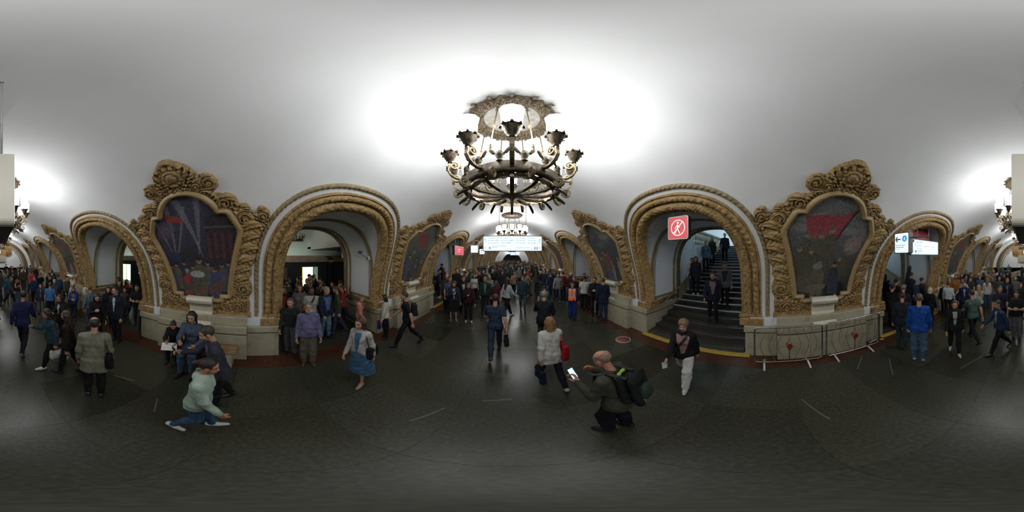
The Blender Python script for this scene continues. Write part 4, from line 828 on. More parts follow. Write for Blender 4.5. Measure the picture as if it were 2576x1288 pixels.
def hair_tpl(kind, vox):
    key = (kind, vox)
    if key in _hc: return _hc[key]
    F = Fld((-.15, -.21, -.46), (.15, .15, .17), vox, 110); F.ell((0, -.018, .034), (.083, .101, .091))
    X, Y, Z = F.co((slice(None),) * 3); face = (Y - .01) * 1.25 - .022 - Z     # >0: cut away
    f = F.f(); f = np.maximum(f, face); f = np.maximum(f, -.078 - Z)
    if kind == 'short': f = np.maximum(f, np.where(np.abs(X) > .05, -.03 - Z, -1) + 0 * f)
    if kind == 'bald': f = np.maximum(f, Z - .08 + .25 * Y); f = np.maximum(f, -Z - .078)
    if kind == 'cap':
        f = np.maximum(F.f() - .004, .045 - Z + 0 * f); G = Fld(F.lo, (.15, .15, .17), vox, 110); G.cone((-.035, .10, .052), (.035, .10, .052), .018).cone((-.03, .13, .048), (.03, .13, .048), .012)
        f = np.minimum(f, np.maximum(G.f()[:f.shape[0], :f.shape[1], :f.shape[2]], np.abs(Z - .05) - .008))
    if kind in ('long', 'bob', 'tail', 'bun', 'beard', 'curly'):
        G = Fld(F.lo, (.15, .15, .17), vox, 90)
        if kind in ('long', 'bob'):
            b = -.34 if kind == 'long' else -.13
            G.cone((-.045, -.055, 0), (-.05, -.085, b), .055, .03).cone((.045, -.055, 0), (.05, -.085, b), .055, .03).cone((0, -.06, 0), (0, -.095, b), .06, .035)
            for s in (-1, 1): G.cone((s * .075, .0, .03), (s * .088, -.005, max(b, -.26) * .95), .026, .020)
        if kind == 'tail': G.cone((0, -.10, .04), (0, -.15, .0), .03).cone((0, -.15, .0), (0, -.13, -.24), .032, .012)
        if kind == 'bun': G.ell((0, -.10, .08), (.042, .04, .04))
        if kind == 'curly': G.ell((0, -.02, .045), (.098, .112, .10)); 
        if kind == 'beard': G.cone((-.03, .055, -.07), (.03, .055, -.07), .030).cone((0, .07, -.09), (0, .072, -.125), .034, .02).cone((-.06, .02, -.05), (-.045, .05, -.08), .022).cone((.06, .02, -.05), (.045, .05, -.08), .022)
        g = G.f()[:f.shape[0], :f.shape[1], :f.shape[2]]
        if kind == 'beard': g = np.maximum(g, Z + .045 + 0 * g)
        if kind == 'curly': g = np.maximum(g, face - .01)
        f = np.minimum(f, g)
    f = f + .0022 * np.sin(150 * X + 12 * np.sin(30 * Z)) * np.sin(60 * Y + 5)
    f = np.pad(f, 1, constant_values=1.); _hc[key] = snet(f, F.lo - vox, vox); return _hc[key]
def hand_tpl(kind, vox):
    key = ('hand', kind, vox)
    if key in _hc: return _hc[key]
    F = Fld((-.10, -.07, -.20), (.05, .11, .04), vox, 190); c = (26, 34, 22) if kind == 'rel' else (62, 78, 50)
    for a, b in ((-.024, -.030), (-.008, -.010), (.008, .010), (.02, .028)): F.cone((0, a, -.012), (0, b, -.088), .0155, .0125)
    for y, l in ((-.030, .058), (-.010, .071), (.010, .077), (.028, .068)):
        p = np.array((0, y, -.088)); an = 0
        for j, fr in enumerate((.44, .32, .24)):
            an += rad(c[j]); q = p + l * fr * np.array((-sin(an), .05 * y / .03 * .3, -cos(an))); F.cone(p, q, .0095 - .0008 * j, .0088 - .0008 * j, .05); p = q
    F.cone((-.004, .022, -.022), (-.018, .046, -.055), .014, .0105).cone((-.018, .046, -.055), (-.034, .050, -.082), .0105, .0088)
    _hc[key] = F.mesh(); return _hc[key]
N = lambda v: v / (np.linalg.norm(v) + 1e-9)
def frame(z, y):                             # rotation with local z along z, local y close to y
    z = N(z); x = N(np.cross(y, z)); return np.stack([x, np.cross(z, x), z], 1)
POSE = dict(                                 # per side (L, R): thigh, knee | arm pitch, abduct, elbow, inward | lean, head tilt
    stand=((2, 4), (-2, 2), (4, 9, 12, 0), (2, 9, 16, 0), 1, 6), stand2=((6, 10), (-4, 2), (-4, 10, 14, 0), (8, 8, 24, 4), 2, 10),
    walk=((26, 8), (-20, 22), (-22, 8, 14, 0), (24, 8, 26, 4), 4, 8), walk2=((-22, 28), (24, 6), (22, 9, 30, 6), (-24, 8, 12, 0), 5, 6), step=((14, 6), (-12, 14), (-12, 8, 12, 0), (12, 8, 18, 0), 3, 8),
    phone=((3, 4), (-3, 3), (12, 10, 8, 0), (28, 6, 92, 26), 2, 28), phonewalk=((18, 8), (-16, 20), (-14, 9, 16, 0), (30, 6, 84, 22), 4, 26), cross=((2, 3), (-2, 4), (24, 10, 86, 44), (22, 10, 88, 44), 1, 12),
    hold=((10, 8), (-10, 12), (22, 8, 78, 30), (22, 8, 78, 30), 2, 16), eat=((2, 3), (-2, 3), (30, 12, 122, 20), (14, 12, 40, 10), 2, 6), pocket=((3, 5), (-3, 2), (-12, 22, 48, 20), (-12, 22, 48, 20), 1, 8),
    sit=((88, 86), (84, 82), (26, 10, 66, 20), (30, 10, 72, 26), 6, 14), sitread=((86, 88), (82, 84), (34, 8, 56, 16), (38, 8, 60, 24), 14, 34), lunge=((12, 8), (2, 40), (-14, 6, 22, 0), (12, 7, 20, 0), 6, 14),
    squat=((16, 24), (6, 18), (12, 8, 118, 10), (18, 14, 104, 34), 12, 26), up=((34, 52), (-4, 4), (16, 9, 20, 0), (-14, 9, 14, 0), 8, 4), down=((22, 34), (-6, 4), (-12, 9, 16, 0), (14, 9, 20, 0), 2, 18), lean=((8, 6), (-8, 14), (-4, 8, 20, 4), (34, 8, 66, 20), 10, 22))
def joints(H, pose, wom, seat=None):
    s = H / 1.75; tl, tr, al, ar, lean, ht = POSE[pose]; J = {}
    L = rad(lean); u = np.array((0, sin(L), cos(L))); P0 = np.zeros(3); sw = .165 if wom else .185; J['u'] = u; J['fw'] = np.array((0, cos(L), -sin(L)))
    J['P'] = P0
    for sd, (th, kn), am in ((-1, tl, al), (1, tr, ar)):
        hip = P0 + s * np.array((sd * .088, 0, -.01)); a = rad(th); knee = hip + s * .43 * np.array((sd * .02, sin(a), -cos(a))); b = rad(th - kn)
        ank = knee + s * .41 * np.array((0, sin(b), -cos(b))); fp = max(-45, min(20, (th - kn) * .8 if th - kn < 0 else (th - kn) * .3)); fd = np.array((sd * .14, cos(rad(fp)), sin(rad(fp)))); fd = N(fd)
        J['hip', sd], J['knee', sd], J['ank', sd], J['fd', sd] = hip, knee, ank, fd
        sh = P0 + s * (u * .455 + np.array((sd * sw, 0, 0))); p, ab, el, inn = [rad(v) for v in am]
        d1 = np.array((sd * sin(ab), sin(p) * cos(ab), -cos(p) * cos(ab))); el_ = sh + s * .285 * d1; q = p + el
        d2 = np.array((sd * sin(ab * .6 - inn), sin(q) * cos(inn), -cos(q) * cos(inn))); wr = el_ + s * .255 * N(d2)
        J['sh', sd], J['el', sd], J['wr', sd] = sh, el_, wr
    low = min(min(J['ank', d][2] - .075 * s, (J['ank', d] + J['fd', d] * .15 * s)[2] - .02 * s - .05 * s) for d in (-1, 1))
    off = np.array((0, 0, -low))
    if seat is not None: off = np.array((0, 0, seat + .10 * s))
    for k in J:
        if k in ('u', 'fw') or (isinstance(k, tuple) and k[0] == 'fd'): continue
        J[k] = J[k] + off
    t = rad(ht * .8 + lean * .3); hu = np.array((0, sin(t), cos(t))); J['neck'] = J['P'] + s * u * .53; J['head'] = J['neck'] + s * hu * .148 + s * np.array((0, .02, 0)); J['hR'] = frame(hu, np.array((0, cos(t), -sin(t)))); J['s'] = s; return J
def person(spec, vox=.02, parent_loc=(0, 0, 0), rz=0):
    g = spec.get; wom = g('sex', 'm') == 'f'; H = g('H', 1.75); J = joints(H, g('pose', 'stand'), wom, g('seat')); s = J['s']; u = J['u']; P0 = J['P']; fw = J['fw']; fat = g('fat', 1.0)
    col = lambda c: (*c, 1); X1 = np.array((1., 0, 0))
    pts = np.array([v for k, v in J.items() if not (k in ('u', 'fw', 's', 'hR') or (isinstance(k, tuple) and k[0] == 'fd'))]); lo, hi = pts.min(0) - .24, pts.max(0) + .24; lo[2] = -.02
    root = empty('person', parent_loc, rz, label=g('label'), cat='person', group=g('group', 'passengers in the hall'))
    new = lambda: Fld(lo, hi, vox)
    def torso(F, e, belly=1.0):
        f_ = fat * belly; W_ = .93 if wom else 1
        F.cone(P0 - X1 * .07 * s, P0 + X1 * .07 * s, (.098 * f_ + e) * s)
        for sd in (-1, 1):
            F.cone(P0 + s * X1 * sd * .065 * (1.1 if wom else 1), P0 + s * (u * .16 + X1 * sd * .05 * W_), (.098 * f_ + e) * s, (.085 * f_ + e) * s)
            F.cone(P0 + s * (u * .16 + X1 * sd * .05 * W_), P0 + s * (u * .36 + X1 * sd * .08 * W_), (.085 * f_ + e) * s, (.094 + e) * s)
            F.cone(P0 + s * u * .44 + s * X1 * .03 * sd, J['sh', sd] - X1 * sd * .03 * s - u * .015 * s, (.054 + e) * s, (.042 + e) * s)
            F.cone(P0 + s * (u * .475 + X1 * sd * .035), J['sh', sd] - X1 * sd * .05 * s + u * .012 * s, (.048 + e) * s, (.036 + e) * s)
            if wom: F.cone(P0 + s * (u * .33 + fw * .055 + X1 * sd * .055), P0 + s * (u * .33 + fw * .06 + X1 * sd * .055), (.055 + e) * s)
        if fat > 1.05: F.cone(P0 + s * (u * .1 + fw * .035), P0 + s * (u * .2 + fw * .03), (.10 * f_ + e) * s)
    def arms(F, e, r=1.0, short=False):
        for sd in (-1, 1):
            a, b, c = J['sh', sd], J['el', sd], J['wr', sd]
            if short: F.cone(a, a + (b - a) * .62, (.046 + e) * s, (.046 + e) * s)
            else: F.cone(a, b, (.044 + e) * s * r, (.038 + e) * s * r); F.cone(b, c - (c - b) * .04, (.037 + e) * s * r, (.028 + e) * s * r)
    def legs(F, e, r=1.0, upto=1.0):
        for sd in (-1, 1):
            a, b, c = J['hip', sd], J['knee', sd], J['ank', sd]
            F.cone(a, b, (.080 * (fat ** .5) + e) * s * r, (.052 + e) * s * r)
            if upto > .5: cm_ = b + (c - b) * .35 - fw * .012; F.cone(b, cm_, (.050 + e) * s * r, (.052 + e) * s * r); F.cone(cm_, b + (c - b) * upto, (.052 + e) * s * r, (.036 + e) * s * r)
    legk = g('leg', 'trousers'); top = g('top', 'jacket')
    # body
    F = new(); torso(F, -.012); 
    for sd in (-1, 1):
        a, b, c = J['sh', sd], J['el', sd], J['wr', sd]; F.cone(a, b, .042 * s, .036 * s); F.cone(b, b + (c - b) * .3, .036 * s, .037 * s); F.cone(b + (c - b) * .3, c, .037 * s, .025 * s)
    if vox < .018 or legk != 'trousers': legs(F, -.008, .92)
    V, Q = F.mesh(); Vs, Qs, Ms = [V], [Q], [np.zeros(len(Q), int)]; n = len(V)
    hv = .0065 if vox < .018 else (.0105 if vox < .025 else .0145)
    hV, hQ, hM = head_tpl(hv, wom=wom); Vs.append(hV @ J['hR'].T * s + J['head']); Qs.append(hQ + n); Ms.append(hM); n += len(hV)
    for sd in (-1, 1):
        hd = J['wr', sd] - J['el', sd]; mV, mQ = hand_tpl('grip' if g('grip') else 'rel', .0068 if vox < .018 else (.009 if vox < .025 else .0115))
        vert = abs(N(hd)[2]) > .6; z = -hd; y = np.array((0., 1, 0)) if vert else np.array((0, 0, 1.)); Rm = frame(z, y); V_ = mV.copy()
        if sd < 0: V_[:, 0] *= -1; mQ = mQ[:, ::-1]
        Vs.append(V_ @ Rm.T * s * .98 + J['wr', sd]); Qs.append(mQ + n); Ms.append(np.zeros(len(mQ), int)); n += len(V_)
    me = npmesh('person', np.concatenate(Vs), np.concatenate(Qs), [M['skin'], M['eye'], M['pupil'], M['lips'], M['brow']], True, np.concatenate(Ms))
    b_ = link('body', me, root); b_.color = col(g('skin', (.45, .26, .17)))
    # trousers or skirt
    lc = g('legc', (.02, .02, .025))
    F = new()
    if legk == 'skirt':
        kz = (J['knee', 1][2] + J['knee', -1][2]) / 2 - g('skirtlen', .02); mid = (J['knee', 1] + J['knee', -1]) / 2
        for sd in (-1, 1): F.cone(P0 + X1 * sd * .05, np.array((sd * .10, mid[1], kz)), .125 * fat, .16); 
        F.cone(P0, np.array((0, mid[1], kz)), .13 * fat, .17); f = np.maximum(F.f(), kz - F.plane((0, 0, 0), (0, 0, 1))); f = np.maximum(f, F.plane(P0 + u * .14, u)); m_ = F.mesh(f, .005, g('ph', 1))
        nm = 'skirt'
    else:
        F.cone(P0 - X1 * .06 * s, P0 + X1 * .06 * s, (.104 * fat) * s); F.cone(P0 + X1 * -.05 * s + u * .08 * s, P0 + X1 * .05 * s + u * .08 * s, (.098 * fat) * s); e = g('loose', .012)
        legs(F, e, 1.0, .42 if legk == 'shorts' else .97); f = np.maximum(F.f(), F.plane(P0 + u * .10 * s, u)); m_ = F.mesh(f, .0035 if vox < .03 else 0, g('ph', 1)); nm = legk
    o = link(nm, npmesh(nm, *m_, M['fabric']), root); o.color = col(lc)
    # top
    tc = g('topc', (.03, .03, .04)); hem = g('hem', {'tee': .06, 'shirt': .0, 'jacket': .13, 'coat': .34, 'tank': .05}[top]); e = {'tee': .010, 'shirt': .012, 'jacket': .017, 'coat': .021, 'tank': .006}[top]
    F = new(); torso(F, e, 1.0)
    if hem > .03:
        for sd in (-1, 1): F.cone(P0 + s * X1 * sd * .06, P0 + s * (X1 * sd * (.07 + .05 * hem) - np.array((0, 0, 1)) * (hem + .05)), (.108 * fat + e) * s, (.112 * fat + e + .06 * hem) * s)
    hp = P0 - np.array((0, 0, hem * s)); f = np.maximum(F.f(), hp[2] - F.plane((0, 0, 0), (0, 0, 1)) if hem > .03 else -F.plane(hp, u)); f = np.maximum(f, F.plane(P0 + s * u * .53, u)); F.setf(f)
    if top != 'tank': arms(F, e, 1.0, top == 'tee')
    if top in ('jacket', 'coat'): F.cone(J['neck'] - u * .03 * s - X1 * .02 * s, J['neck'] - u * .03 * s + X1 * .02 * s, .058 * s)
    if g('hood'): F.cone(J['neck'] - fw * .07 * s - X1 * .05 * s - u * .01, J['neck'] - fw * .07 * s + X1 * .05 * s - u * .01, .045 * s)
    m_ = F.mesh(None, g('wob', .0035), g('ph', 1)); nm = {'tee': 'shirt', 'shirt': 'shirt', 'tank': 'shirt'}.get(top, top); o = link(nm, npmesh(nm, *m_, g('topm') or M['fabric']), root); o.color = col(tc)
    if g('inner') is not None:               # shirt seen between the open fronts
        F = new(); torso(F, e + .005); f = F.f(); w = g('innerw', .045) * s; X = F.plane((0, 0, 0), (1, 0, 0)); Uh = F.plane(P0, u); Fr = F.plane(P0, fw)
        f = np.maximum(np.maximum(f, np.abs(X) - w * (.45 + 1.1 * np.clip(Uh / (.5 * s), 0, 1))), np.maximum(-Fr + .02, np.maximum(Uh - .50 * s, -Uh - .02)))
        o = link('shirt_front', npmesh('shirt_front', *F.mesh(f), M['fabric']), root); o.color = col(g('inner'))
    if g('vest'):
        F = new(); torso(F, e + .012); f = np.maximum(np.maximum(F.f(), -F.plane(P0 - u * .05, u)), np.maximum(np.abs(F.plane((0, 0, 0), (1, 0, 0))) - .165 * s, F.plane(P0 + s * u * .50, u)))
        V, Q = F.mesh(f); c = V[Q].mean(1); h_ = (c - P0) @ u; bands = (np.abs(h_ - .14) < .022) | ((np.abs(np.abs(c[:, 0]) - .085) < .02) & (h_ > .14))
        M['hivis'] = M.get('hivis') or noise_mat('orange_hi_vis', [(.85, .13, .02), (1, .19, .04)], 8, .6); M['refl'] = M.get('refl') or noise_mat('reflective_tape', [g1(.5), g1(.62)], 8, .35)
        link('orange_vest', npmesh('orange_vest', V, Q, [M['hivis'], M['refl']], True, bands.astype(int)), root)
        F = new(); 
        for sd in (-1, 1): a, b = J['knee', sd], J['ank', sd]; F.cone(a + (b - a) * .42, a + (b - a) * .52, .068 * s)
        link('reflective_band', npmesh('reflective_band', *F.mesh(), M['refl']), root)
    # hair
    hk = g('hair', 'short')
    if hk:
        for i, k_ in enumerate(hk.split('+')):
            V, Q = hair_tpl(k_, .0095 if vox < .018 else (.013 if vox < .025 else .017)); o = link({'beard': 'beard', 'cap': 'cap'}.get(k_, 'hair'), npmesh('hair', V @ J['hR'].T * s + J['head'], Q, M['hair'] if k_ != 'cap' else M['fabric']), root); o.color = col(g('capc', (.6, .6, .58)) if k_ == 'cap' else g('hairc', (.03, .02, .015)))
    for sd in (-1, 1):                       # shoes
        a, fd = J['ank', sd], J['fd', sd]; dn = N(np.cross(np.cross(fd, (0, 0, -1.)), fd)); h0 = a + dn * .035 * s - fd * .035 * s; t0 = a + dn * .05 * s + fd * .165 * s; q = np.stack([h0, t0, a])
        G = Fld(q.min(0) - .09, q.max(0) + .09, min(vox, .015) if vox < .018 else .018, 110)
        G.cone(h0, a + dn * .045 * s + fd * .06 * s, .040 * s, .040 * s).cone(a + dn * .045 * s + fd * .06 * s, t0, .040 * s, .030 * s).cone(a, h0, .038 * s, .036 * s); f = np.maximum(G.f(), G.plane(a + dn * .075 * s, dn))
        o = link('shoe', npmesh('shoe', *G.mesh(f), M['leather']), root); o.color = col(g('shoe', (.02, .018, .018)))
    root['_j'] = 0; del root['_j']; return root, J
def place(px, yh, yf=None, H=1.72, z0=0.):
    lon = rad((px / 2576 - .5) * 360); th = math.tan(rad((.5 - yh / 1288) * 180)); 
    if yf and z0 == 0: d = HC / -math.tan(rad((.5 - yf / 1288) * 180)); H = min(1.93, max(1.50, HC + d * th))
    elif yf: d = H / (th - math.tan(rad((.5 - yf / 1288) * 180)))
    else: d = (HC - z0 - H) / -th
    return d * sin(lon), d * cos(lon), H, lon
def fit(px, yh, x, y, rz, sp, z=0, scale=True):  # size and side-step so that the head sits where it is seen
    lon = rad((px / 2576 - .5) * 360); th = math.tan(rad((.5 - yh / 1288) * 180));
    for it in range(4):
        J = joints(sp['H'], sp.get('pose', 'stand'), sp.get('sex') == 'f', sp.get('seat')); h = J['head']; wx_ = x + h[0] * cos(rz) - h[1] * sin(rz); wy_ = y + h[0] * sin(rz) + h[1] * cos(rz)
        top = h[2] + .118 * J['s'] + z; want = HC + hypot(wx_, wy_) * th
        if scale: sp['H'] = max(1.45, min(1.98, sp['H'] * max(.8, min(1.2, (want - z) / (top - z)))))
        d = hypot(wx_, wy_); tx, ty = d * sin(lon), d * cos(lon); x += tx - wx_; y += ty - wy_
    return x, y
def face(lon, f):
    f = rad(f); fx = -cos(f) * sin(lon) + sin(f) * cos(lon); fy = -cos(f) * cos(lon) - sin(f) * sin(lon); return atan2(-fx, fy)
def bag(kind, root, J, lab, colr, at=None, sc=1.0, strap=None, nm=None):
    # a bag is a thing of its own, hung from a hand, a shoulder or the back
    s = J['s']; u, fw, P0 = J['u'], J['fw'], J['P']; X1 = np.array((1., 0, 0)); F0 = None
    if kind == 'back': c = P0 + s * (u * .28 - fw * .21); hx, hy, hz = .14 * sc, .085 * sc, .21 * sc
    elif kind == 'hand': sd = at or 1; c = J['wr', sd] + np.array((0, 0, -.34 * s * sc)); hx, hy, hz = .05, .15 * sc, .15 * sc
    elif kind == 'side': sd = at or 1; c = P0 + s * (X1 * sd * .21 + u * .05 - fw * .03); hx, hy, hz = .05 * sc, .13 * sc, .14 * sc
    F = Fld(c - .36, c + .36, .017, 60)
    for a in (-1, 1):
        for b in (-1, 1): p = c + np.array((a * (hx - .035), 0, 0)) + np.array((0, b * (hy - .035), 0)); F.cone(p - u * (hz - .04), p + u * (hz - .05) * .95, .042, .036, .1)
    F.cone(c - u * hz * .6, c + u * hz * .5, min(hx, hy) * .9, None, .1)
    m_ = F.mesh(None, .004, 2)
    loc = np.array(root.location); r = empty(nm or {'back': 'backpack', 'hand': 'handbag', 'side': 'shoulder_bag'}[kind], tuple(loc), root.rotation_euler[2], label=lab, cat='bag')
    o = link('bag_body', npmesh('bag_body', *m_, M['fabric']), r); o.color = (*colr, 1)
    if kind == 'back':
        for sd in (-1, 1):
            m = MB().ribbon([c + np.array((sd * .09, 0, 0)) + u * hz * .8, P0 + s * (u * .535 - fw * .03 + X1 * sd * .10), P0 + s * (u * .50 + fw * .11 + X1 * sd * .12), P0 + s * (u * .36 + fw * .135 + X1 * sd * .12), P0 + s * (u * .2 + fw * .06 + X1 * sd * .17), c + np.array((sd * .10, 0, 0)) - u * hz * .6], .045, .012, (1, 0, 0)); m.obj('strap', M['black'], r)
        F = Fld(c - fw * (hy + .02) - .2, c - fw * (hy + .02) + .2, .017, 70); F.cone(c - fw * hy - u * .10 - X1 * .05, c - fw * hy - u * .10 + X1 * .05, .06, None, .1).cone(c - fw * hy - u * .02 - X1 * .05, c - fw * hy - u * .02 + X1 * .05, .05, None, .1); o = link('pocket', npmesh('pocket', *F.mesh(), M['fabric']), r); o.color = (*(strap or tuple(v * .8 for v in colr)), 1)
    elif kind == 'hand':
        for e in (-1, 1): MB().tube([c + u * hz * .9 + np.array((e * .02, -.06, 0)), J['wr', sd] + np.array((e * .012, -.02, -.09)), J['wr', sd] + np.array((e * .012, .02, -.09)), c + u * hz * .9 + np.array((e * .02, .06, 0))], .008, 6).obj('handle', M['black'], r)
    else: MB().ribbon([c + u * hz * .8 + fw * .09, P0 + s * (u * .38 + X1 * sd * .19 + fw * .10), P0 + s * (u * .525 + X1 * sd * .115), P0 + s * (u * .38 + X1 * sd * .17 - fw * .14), c + u * hz * .8 - fw * .09], .035, .012, (0, .7, .7)).obj('strap', M['black'] if not strap else noise_mat('bag_strap', [strap, strap], 5, .6), r)
    return r
def crossbelt(root, J, lab):                 # a diagonal strap over the chest belongs to a small bag at the hip
    s, u, fw, P0 = J['s'], J['u'], J['fw'], J['P']; X1 = np.array((1., 0, 0)); r = empty('crossbody_bag', tuple(root.location), root.rotation_euler[2], label=lab, cat='bag')
    MB().ribbon([P0 + s * (u * .53 - X1 * .09), P0 + s * (u * .45 + fw * .13 - X1 * .06), P0 + s * (u * .25 + fw * .15 + X1 * .06), P0 + s * (u * .05 + fw * .12 + X1 * .17)], .04, .01, (.7, 0, .7)).obj('strap', M['black'], r)
    F = Fld(P0 - .5, P0 + .5, .02, 60); c = P0 + s * (X1 * .21 + fw * .04); F.cone(c - fw * .06, c + fw * .06, .06, None, .1); o = link('bag_body', npmesh('bag_body', *F.mesh(), M['fabric']), r); o.color = (.02, .02, .02, 1)
def phone(root, J, lab, sd=1, on=True):
    w = J['wr', sd]; d = N(w - J['el', sd]); c = w + d * .10 + np.array((0, 0, .03)); r = empty('phone', tuple(root.location), root.rotation_euler[2], label=lab, cat='phone')
    m = MB().box(-.037, .037, -.004, .004, -.075, .075, .003); a = rad(35); Rm = np.array([[1, 0, 0], [0, cos(a), -sin(a)], [0, sin(a), cos(a)]])
    o = m.obj('case', M['black'], r, tuple(c)); o.rotation_euler = (-a, 0, 0)
    if on: o2 = MB().box(-.033, .033, -.0055, -.004, -.068, .068).obj('screen', M['phone'], r, tuple(c)); o2.rotation_euler = (-a, 0, 0)
